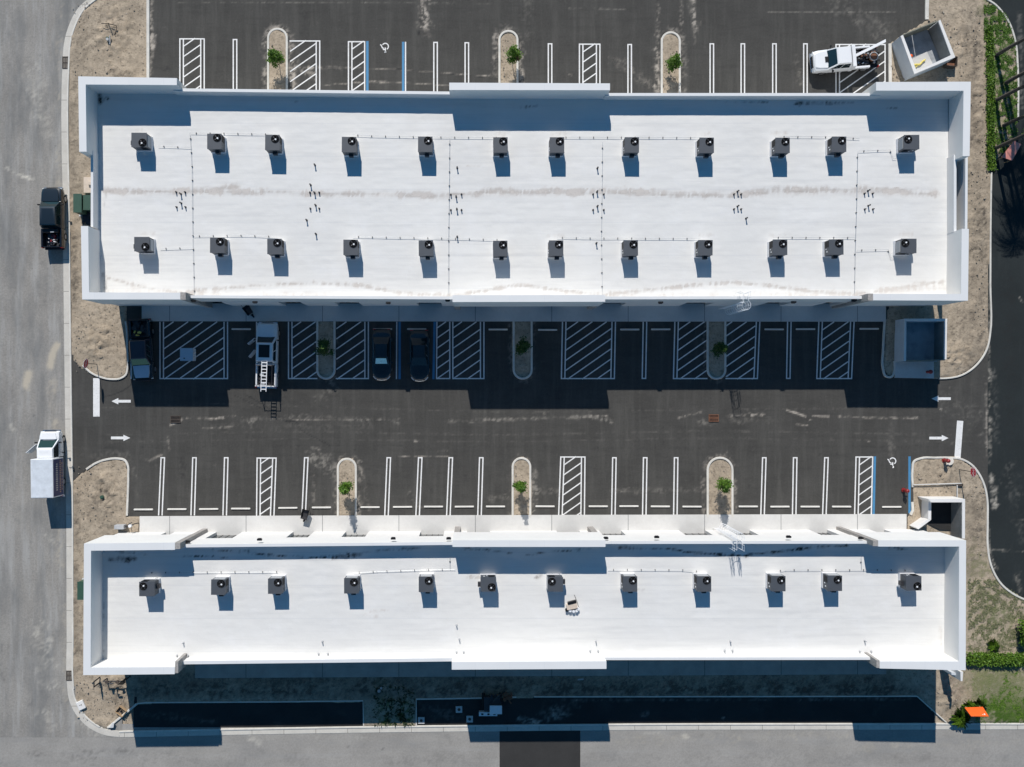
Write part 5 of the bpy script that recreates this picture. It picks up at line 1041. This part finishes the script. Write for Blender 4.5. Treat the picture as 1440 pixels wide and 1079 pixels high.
for i, (x, y, l) in enumerate(((645.5,997.5,'northernmost of three'),(660.5,1011,'easternmost of three'),(592.5,1013,'westernmost of three'))):
    t = thing('valve_cover', 'square pale utility cover in the shaded service lane, '+l, 'utility cover', P(x, y, .02), 0, 'square utility covers in the service lane')
    b = MB(); b.box((0, 0, .05), (.62, .62, .1)); b.build('slab', 'slab', t, bevel=.01); b = MB(); b.cyl((0, 0, .1), (0, 0, .12), .14, n=16); b.build('lid', 'iron', t)
t = thing('valve_cover', 'white square utility cover on the sand at the south-west kerb curve', 'utility cover', P(115, 991, .04), math.radians(25))
b = MB(); b.box((0, 0, .12), (.68, .85, .24)); b.build('slab', 'stucco', t, bevel=.05); b = MB(); b.box((0, .05, .25), (.3, .02, .02)); b.box((.1, .0, .25), (.02, .2, .02)); b.build('handle', 'iron', t)
t = thing('irrigation_box', 'open tan timber box in the sand beside the diagonal kerb', 'box', P(171.5, 999.5, .05), math.radians(-38))
b = MB()
for s in (-1, 1): b.box((s*.4, 0, .15), (.05, .7, .3)); b.box((0, s*.34, .15), (.75, .05, .3))
b.build('frame', 'wood', t); b = MB(); b.cyl((0, 0, 0), (0, 0, .25), .09, n=12); b.build('valve', 'black', t)
b = MB(); b.loft([[P(153.5, 1024, .05), P(159.5, 1023.5, .05), P(160.5, 1017, .05), P(158, 1016, .05)], [P(153.5, 1024, .3), P(159.5, 1023.5, .3), P(160.5, 1017, .38), P(158, 1016, .38)]]); tag(b.build('kerb_end_block', 'stucco'), 'broken white kerb end block at the foot of the diagonal kerb', 'concrete block')
t = thing('pipe_manifold', 'dark riser pipes with valves on the sand at the south-west corner of the south building', 'pipes', P(160, 955, .05))
b = MB()
for pts in ([(-1.3, .2, 0), (-1.3, .2, 1.3), (-1.3, -.3, 1.3), (-1.3, -.3, 0)], [(-.6, .1, 0), (-.6, .1, .9), (1.2, .1, .9), (1.2, .1, 0)], [(.2, .1, .9), (.2, .1, 1.5), (.6, .1, 1.5)], [(1.6, .3, 0), (1.6, .3, 1.6)]): b.tube(pts, .06, 8)
b.build('pipes', 'darkm', t, smooth=50); b = MB()
for p in ((-.2, .1, 1.0), (.8, .1, 1.0)): b.cyl(p, (p[0], p[1], p[2]+.16), .16, n=12)
b.build('valve_wheels', 'iron', t); b = MB(); b.box((1.6, .3, 1.95), (.5, .05, .75)); b.build('plate', 'darkm', t)
t = thing('pipe_stub', 'dark bent pipe with a grey fitting half buried in the north-west sand', 'pipes', P(154, 50, .1))
b = MB(); b.tube([P(142.5, 33, .35)-P(154, 50), P(152, 33.5, .4)-P(154, 50), P(163.5, 36, .3)-P(154, 50), P(163.8, 42, .22)-P(154, 50), P(161, 50, .1)-P(154, 50)], .035, 6); b.cyl(P(152.3, 33, .1)-P(154, 50), P(152.3, 33, .7)-P(154, 50), .045, n=6); b.build('pipe', 'iron', t)
b = MB(); b.cyl((-.05, -.5, 0), (-.05, -.5, .4), .13, n=10); b.cyl((.1, -.9, .15), (.15, -.15, .3), .06, n=8); b.build('fitting', 'hvac_l', t)
b = MB(); b.cyl((-.1, -.35, .05), (-.1, -.35, .3), .14, n=10); b.build('valve_box', 'green', t)
for q, l in ((P(144.5, 699, .05), 'in the south-west sand bed'), ): b = MB(); b.cyl(q, q+Vector((0, 0, .25)), .18, n=12); b.cyl(q+Vector((0, 0, .25)), q+Vector((0, 0, .3)), .12, n=12); tag(b.build('valve_box', 'green'), 'small round green valve box '+l, 'valve box')
t = thing('pipe_run', 'straight pale half-buried pipe across the sand above the utility enclosure', 'pipes', P(1285, 682, .06)); o = P(1285, 682, .06)
b = MB(); b.tube([P(1284, 682, .2)-o, P(1352, 680, .22)-o], .06, 6); b.tube([P(1346, 682, .2)-o, P(1346, 700, .2)-o], .05, 6); b.build('pipe', 'slab', t); b = MB(); b.box(P(1350, 682, .18)-o, (.5, .2, .2)); b.build('fitting', 'iron', t)
t = thing('meter_box', 'grey meter box with pipework at the west end of the south building, north wall', 'meter', P(173, 740, .1)); b = MB(); b.box((-.1, 0, .35), (.9, .4, .7)); b.build('cabinet', 'hvac_l', t, bevel=.02)
b = MB(); b.tube([(.4, 0, 0), (.5, 0, .6), (.9, .1, .7), (1.3, .3, .6), (1.5, .3, 0)], .05, 6); b.tube([(.7, .2, 0), (.7, .2, .8), (1.2, .5, .8)], .035, 6); b.build('pipes', 'darkm', t); b = MB(); b.cyl((1.0, .15, .6), (1.0, .15, .9), .15, n=12); b.build('gauge', 'wpaint', t)
t = thing('wing_wall', 'small white wing wall at the south-east corner of the south building', 'wall', P(1350, 952, 0)); o = P(1350, 952, 0)
b = MB(); b.prism([(P(x, y, 3.0)-o)[:2] for x, y in ((1350.5,945),(1354.5,945),(1353.5,958),(1351,958))], 0, 3.0); b.build('panel', 'stucco', t)
b = MB(); b.prism([(P(x, y, 2.2)-o)[:2] for x, y in ((1338,946),(1350,947),(1350,951),(1338,949))], 0, 2.2); b.build('side_panel', 'encl', t)
b = MB(); b.box(P(816.5, 955.5, .3), (.55, .12, .1), .1); tag(b.build('plank', 'hvac_l'), 'short pale plank on the shaded soil behind the south building', 'plank')
for i, (x, y, l) in enumerate(((533,972,'paler'),(536,968,'smaller'))): b = MB(); b.cyl(P(x, y, .08), P(x, y, .38-.1*i), .15-.03*i, n=12); tag(b.build('bucket', 'hvac_l'), l+' bucket on the dark weeds behind the south building', 'bucket')

# ================================================================== PLANTS
def leaves(b, c, rad, n, s, r, up=.5, clump=None):
    cx, cy, cz = c
    cl = [(Vector((r.gauss(0, 1), r.gauss(0, 1), r.gauss(0, 1))).normalized()*r.uniform(.35, .95)) for _ in range(clump or 10)]
    for _ in range(n):
        k = r.choice(cl); v = k+Vector((r.gauss(0, .2), r.gauss(0, .2), r.gauss(0, .2)))
        p = Vector((cx+v.x*rad[0], cy+v.y*rad[1], cz+v.z*rad[2]))
        d = Vector((r.gauss(0, 1), r.gauss(0, 1), r.gauss(0, .6))).normalized(); w = d.cross(Vector((r.gauss(0, .6), r.gauss(0, .6), 1))).normalized()
        q = s*r.uniform(.6, 1.3); b.poly([p, p+d*q*.5+w*q*.28, p+d*q, p+d*q*.5-w*q*.28])
def young_tree(label, px, py, h, rad, seed, m='leaf', lean=(0, 0), dry=False):
    r = random.Random(seed); t = thing('young_tree', label, 'tree', P(px, py, .05), 0, 'young trees in the kerbed islands')
    b = MB(); pts = [(0, 0, 0), (lean[0]*.4, lean[1]*.4, h*.4), (lean[0], lean[1], h*.8)]
    b.cyl(pts[0], pts[1], .035, .028, n=7); b.cyl(pts[1], pts[2], .028, .015, n=7)
    for k in range(7):
        a = r.uniform(0, 6.3); z = h*r.uniform(.45, .7); L = rad*r.uniform(.5, .9); b.cyl((lean[0]*.7, lean[1]*.7, z), (lean[0]+L*math.cos(a), lean[1]+L*math.sin(a), z+L*.7), .014, .006, n=5)
    b.build('trunk', 'bark', t)
    b = MB()
    for f, rr2, nn in ((.42, 1.0, 800), (.60, .95, 700), (.78, .62, 380), (.92, .3, 130)): leaves(b, (lean[0]*f, lean[1]*f, h*f), (rad*rr2*1.12, rad*rr2*1.12, h*.13), int(nn*.75), .17, r, clump=8)
    b.build('crown', m, t, fix=False)
    if dry: b = MB(); leaves(b, (lean[0]+rad*.5, lean[1]-rad*.7, h*.45), (rad*.5, rad*.5, .3), 160, .14, r, clump=4); b.build('dry_leaves', 'dead', t, fix=False)
    return t
young_tree('bright young tree in the western island of the north lot, its leaves browning below', 393, 92.5, 3.1, .62, 1, lean=(-.15, .25), dry=True)
young_tree('bright young tree in the middle island of the north lot, beside the middle parapet', 720, 88, 3.1, .62, 2, lean=(.0, .2), dry=True)
young_tree('bright young tree in the eastern island of the north lot', 941, 98, 3.0, .58, 3, lean=(.1, .2))
young_tree('shade-coloured young tree in the shaded western island south of the north building', 460.5, 490.5, 3.0, .72, 4, 'leaf_d', lean=(0, 0)); young_tree('shade-coloured young tree in the shaded middle island south of the north building', 733, 489.5, 3.0, .70, 5, 'leaf_d')  # island trees in darker leaves, the building's shade put into the colour
young_tree('shade-coloured young tree in the shaded eastern island south of the north building', 1005, 491.5, 3.0, .62, 6, 'leaf_d', lean=(.1, 0))
young_tree('round bright young tree in the sunny western island facing the south building', 488.8, 684.5, 3.3, .62, 7); young_tree('small bright young tree in the sunny middle island facing the south building', 731, 681.5, 3.0, .50, 8)
young_tree('bright young tree at the edge of the wide sunny eastern island facing the south building', 1009, 679.5, 3.3, .64, 9, dry=False)
def hedge(label, quad_px, h, n, seed, m='leaf_h'):
    r = random.Random(seed); t = thing('hedge', label, 'hedge', P(*quad_px[0])); o = P(*quad_px[0]); b = MB()
    for _ in range(n):
        u, v = r.random(), r.random(); p = (1-u)*(1-v)*P(*quad_px[0])+u*(1-v)*P(*quad_px[1])+u*v*P(*quad_px[2])+(1-u)*v*P(*quad_px[3])-o
        z = h*(1-.6*abs(v-.5)**1.2)*r.uniform(.45, 1.05)*(.85+.3*mnoise.noise(p*.9)); p = Vector((p.x+r.gauss(0, .08), p.y+r.gauss(0, .08), z))
        d = Vector((r.gauss(0, 1), r.gauss(0, 1), r.gauss(.3, .6))).normalized(); w = d.cross(Vector((r.gauss(0, .5), r.gauss(0, .5), 1))).normalized(); q = r.uniform(.10, .22)
        b.poly([p, p+d*q*.5+w*q*.3, p+d*q, p+d*q*.5-w*q*.3])
    b.build('foliage', m, t, fix=False); b = MB()
    for k in range(10):
        u = (k+.5)/10; p = P(*quad_px[0]).lerp(P(*quad_px[1]), u).lerp(P(*quad_px[3]).lerp(P(*quad_px[2]), u), .5)-o; b.cyl(p, p+Vector((0, 0, h*.6)), .03, n=5)
    b.build('stems', 'bark', t)
hedge('long low clipped hedge running east from the south-east corner of the south building', [(1357,917),(1500,919),(1500,935),(1357,933)], .8, 9000, 1)
hedge('dense green bush at the right edge above the long clipped hedge', [(1426,870),(1475,862),(1480,908),(1430,905)], 1.6, 5000, 2)
hedge('narrow strip of shrubs along the sand east of the north building', [(1386,40),(1394,38),(1398,240),(1388,240)], .35, 5200, 3)
def tuft(label, px, py, R_, n, seed, h=.6, m='leaf_h'):
    r = random.Random(seed); b = MB()
    for _ in range(n):
        a = r.uniform(0, 6.28); L = R_*r.uniform(.4, 1.1); w = .035; c, s = math.cos(a), math.sin(a); x0, y0 = r.gauss(0, R_*.12), r.gauss(0, R_*.12)
        b.poly([(x0-s*w, y0+c*w, .02), (x0+s*w, y0-c*w, .02), (x0+c*L*.6+s*w, y0+s*L*.6-c*w, h*.9), (x0+c*L, y0+s*L, h*.55), (x0+c*L*.6-s*w, y0+s*L*.6+c*w, h*.9)])
    o = b.build('grass_clump', m, fix=False); o.location = P(px, py, .05); return tag(o, label, 'grass clump', 'spiky grass clumps')
tuft('large spiky grass clump west of the orange board sign', 1348, 1008, 1.0, 170, 1, .7, 'leaf_h'); tuft('spiky grass clump north of the orange board sign', 1359, 992, .7, 90, 2); tuft('spiky grass clump north-east of the orange board sign, darker', 1374, 988, .65, 90, 3, .7, 'leaf_d')
tuft('small green tuft in the dry grass above the clipped hedge', 1396, 907, .7, 90, 4, .3)
def palm(label, px, py, h, seed, lean):
    r = random.Random(seed); t = thing('palm_tree', label, 'palm', P(px, py), 0, 'palms along the east road'); b = MB(); n = 9; pts = []
    for i in range(n+1): u = i/n; pts.append(Vector((lean[0]*u*u, lean[1]*u*u, h*u)))
    for i in range(n): b.cyl(pts[i], pts[i+1], .19-.07*i/n, .19-.07*(i+1)/n, n=10)
    b.build('trunk', 'palmbark', t, smooth=60)
    top = pts[-1]; b = MB()
    for k in range(26):
        a = k*2*math.pi/26+r.uniform(-.15, .15); el = r.uniform(-.3, .9); L = r.uniform(1.9, 2.5); prev = top; rib = []
        for j in range(9):
            u = j/8; rib.append(top+Vector((math.cos(a)*L*u*math.cos(el*.6), math.sin(a)*L*u*math.cos(el*.6), L*(.55*math.sin(el+.3)*u-.75*u*u+.25*u))))
        for j in range(8):
            d = (rib[j+1]-rib[j]); sd = Vector((-math.sin(a), math.cos(a), 0))
            for q in (0, .5):
                p = rib[j]+d*q; u = (j+q)/8; ll = .55*math.sin(math.pi*min(1, u*.9+.12))
                for s in (-1, 1): e = p+sd*s*ll+d.normalized()*.22+Vector((0, 0, -.18)); w = d.normalized()*.035; b.poly([p-w, p+w, e])
            b.poly([rib[j]+sd*.02, rib[j]-sd*.02, rib[j+1]-sd*.02, rib[j+1]+sd*.02])
    b.build('fronds', 'leaf_p', t, fix=False)
palm('tall palm whose dark trunk leans off the right edge, northernmost of the five', 1401, 78, 7.5, 1, (.5, -.2)); palm('palm whose dark trunk leans off the right edge, second from the north', 1414, 117, 7, 2, (.4, 0)); palm('palm whose dark trunk leans off the right edge, middle of the five', 1399, 142.5, 8.2, 3, (.3, -.1))
palm('palm whose dark trunk leans off the right edge, second from the south', 1411, 177, 6.6, 4, (.5, -.1)); palm('palm whose dark trunk passes above the faded red board, southernmost of the five', 1399, 209, 7.2, 5, (.4, .2))
# rough ground cover
def cover(name, label, polys, n, seed, s, m, hmax=.12):
    r = random.Random(seed); b = MB()
    for (x0, y0, x1, y1), k in polys:
        for _ in range(int(n*k)):
            px, py = r.uniform(x0, x1), r.uniform(y0, y1)
            if mnoise.noise(Vector((px/9, py/9, seed)))+.6*mnoise.noise(Vector((px/4, py/4, seed))) < (.0 if name == 'weeds' else -.1): continue
            if not any(inpoly(np.array(px), np.array(py), q) for q in (SAND_NE, SAND_SE, SOIL)): continue
            p = P(px, py, r.uniform(.06, .1)); a = r.uniform(0, 6.28); c, q = math.cos(a), math.sin(a); L = s*r.uniform(.5, 1.3); w = L*.22
            b.poly([p+Vector((-q*w, c*w, 0)), p+Vector((q*w, -c*w, 0)), p+Vector((c*L, q*L, r.uniform(.02, hmax)))])
    o = b.build(name, m, fix=False); return tag(o, label, 'grass', kind='stuff')
cover('grass', 'patchy dry grass and lawn east of the south building', [((1362,815,1440,915), 1.6), ((1440,860,1560,916), 1)], 5000, 3, .16, 'leaf_dry', .06)
cover('lawn', 'green mown lawn beside the south road at the right', [((1366,938,1470,1016), 3.2), ((1470,938,1600,1016), 1)], 6000, 13, .13, 'leaf_h', .05)
cover('weeds', 'dark weeds growing behind the south building', [((526,964,583,1021), 1), ((540,985,578,1020), .7)], 650, 5, .24, 'leaf_dd', .25)
cover('ground_cover', 'low green ground cover on the palm verge', [((1384,5,1430,60), 1.3), ((1396,60,1432,215), 1.2)], 8500, 6, .15, 'leaf_v', .12)
# debris
r = random.Random(5); b = MB()
for (x0, y0, x1, y1, n) in ((102,0,205,108,110),(104,432,176,528,90),(108,650,178,745,120),(106,955,185,1015,90),(1320,10,1380,110,110),(1366,120,1388,480,110),(1290,655,1345,695,60),(1365,680,1385,780,30),(1318,940,1370,1010,60),(380,50,400,125,30),(478,655,498,720,26),(704,55,726,115,30),(932,55,954,125,30),(998,660,1026,720,36),(723,655,744,720,24),(1252,90,1275,120,30),(1300,20,1320,32,12)):
    for _ in range(n):
        p = P(r.uniform(x0, x1), r.uniform(y0, y1), r.uniform(.08, .14)); s = r.uniform(.025, .10)*(1.3 if r.random() < .12 else .8); b.box(p, (s*r.uniform(.6, 2.2), s, s*.8), r.uniform(0, 3.1))
o = b.build('stones', mat('rubble', (.34, .29, .23), .95, .3, 1.5)); tag(o, 'loose clods and stones scattered on the sand', 'stones', kind='stuff')

# ================================================================== LIGHT, SKY, CAMERA
hd = Vector((-.162, 1, 0)).normalized(); el = math.atan(TAN)
sun = D.lights.new('Sun', 'SUN'); sun.energy = 4.75; sun.angle = math.radians(.5); sun.color = (1, .955, .90)
so = D.objects.new('Sun', sun); COL.objects.link(so)
dirv = Vector((hd.x*math.cos(el), hd.y*math.cos(el), math.sin(el))); so.rotation_euler = dirv.to_track_quat('Z', 'Y').to_euler()
w = D.worlds.new('World'); SC.world = w; w.use_nodes = True; nt = w.node_tree
sky = nt.nodes.new('ShaderNodeTexSky'); sky.sky_type = 'NISHITA'; sky.sun_disc = False; sky.sun_elevation = el; sky.sun_rotation = math.atan2(hd.x, hd.y)
sky.altitude = 0; sky.air_density = 1.0; sky.dust_density = 0; sky.ozone_density = 3.0
bg = nt.nodes['Background']; bg.inputs['Strength'].default_value = .071
tint = _mix(nt, 1.0, sky.outputs[0], (.42, .93, 1.12), 'MULTIPLY'); nt.links.new(tint, bg.inputs['Color'])
cam = D.cameras.new('Camera'); co = D.objects.new('Camera', cam); COL.objects.link(co); SC.camera = co
co.location = (0, 0, H); co.rotation_euler = (0, 0, 0)
cam.sensor_width = 36; cam.lens = 36*S0*H/1440; cam.clip_end = 2000
cam.shift_x = (720-NX)/1440; cam.shift_y = (NY-539.5)/1440
SC.view_settings.view_transform = 'Standard'; SC.view_settings.look = 'None'; SC.view_settings.exposure = 0; SC.view_settings.gamma = 1
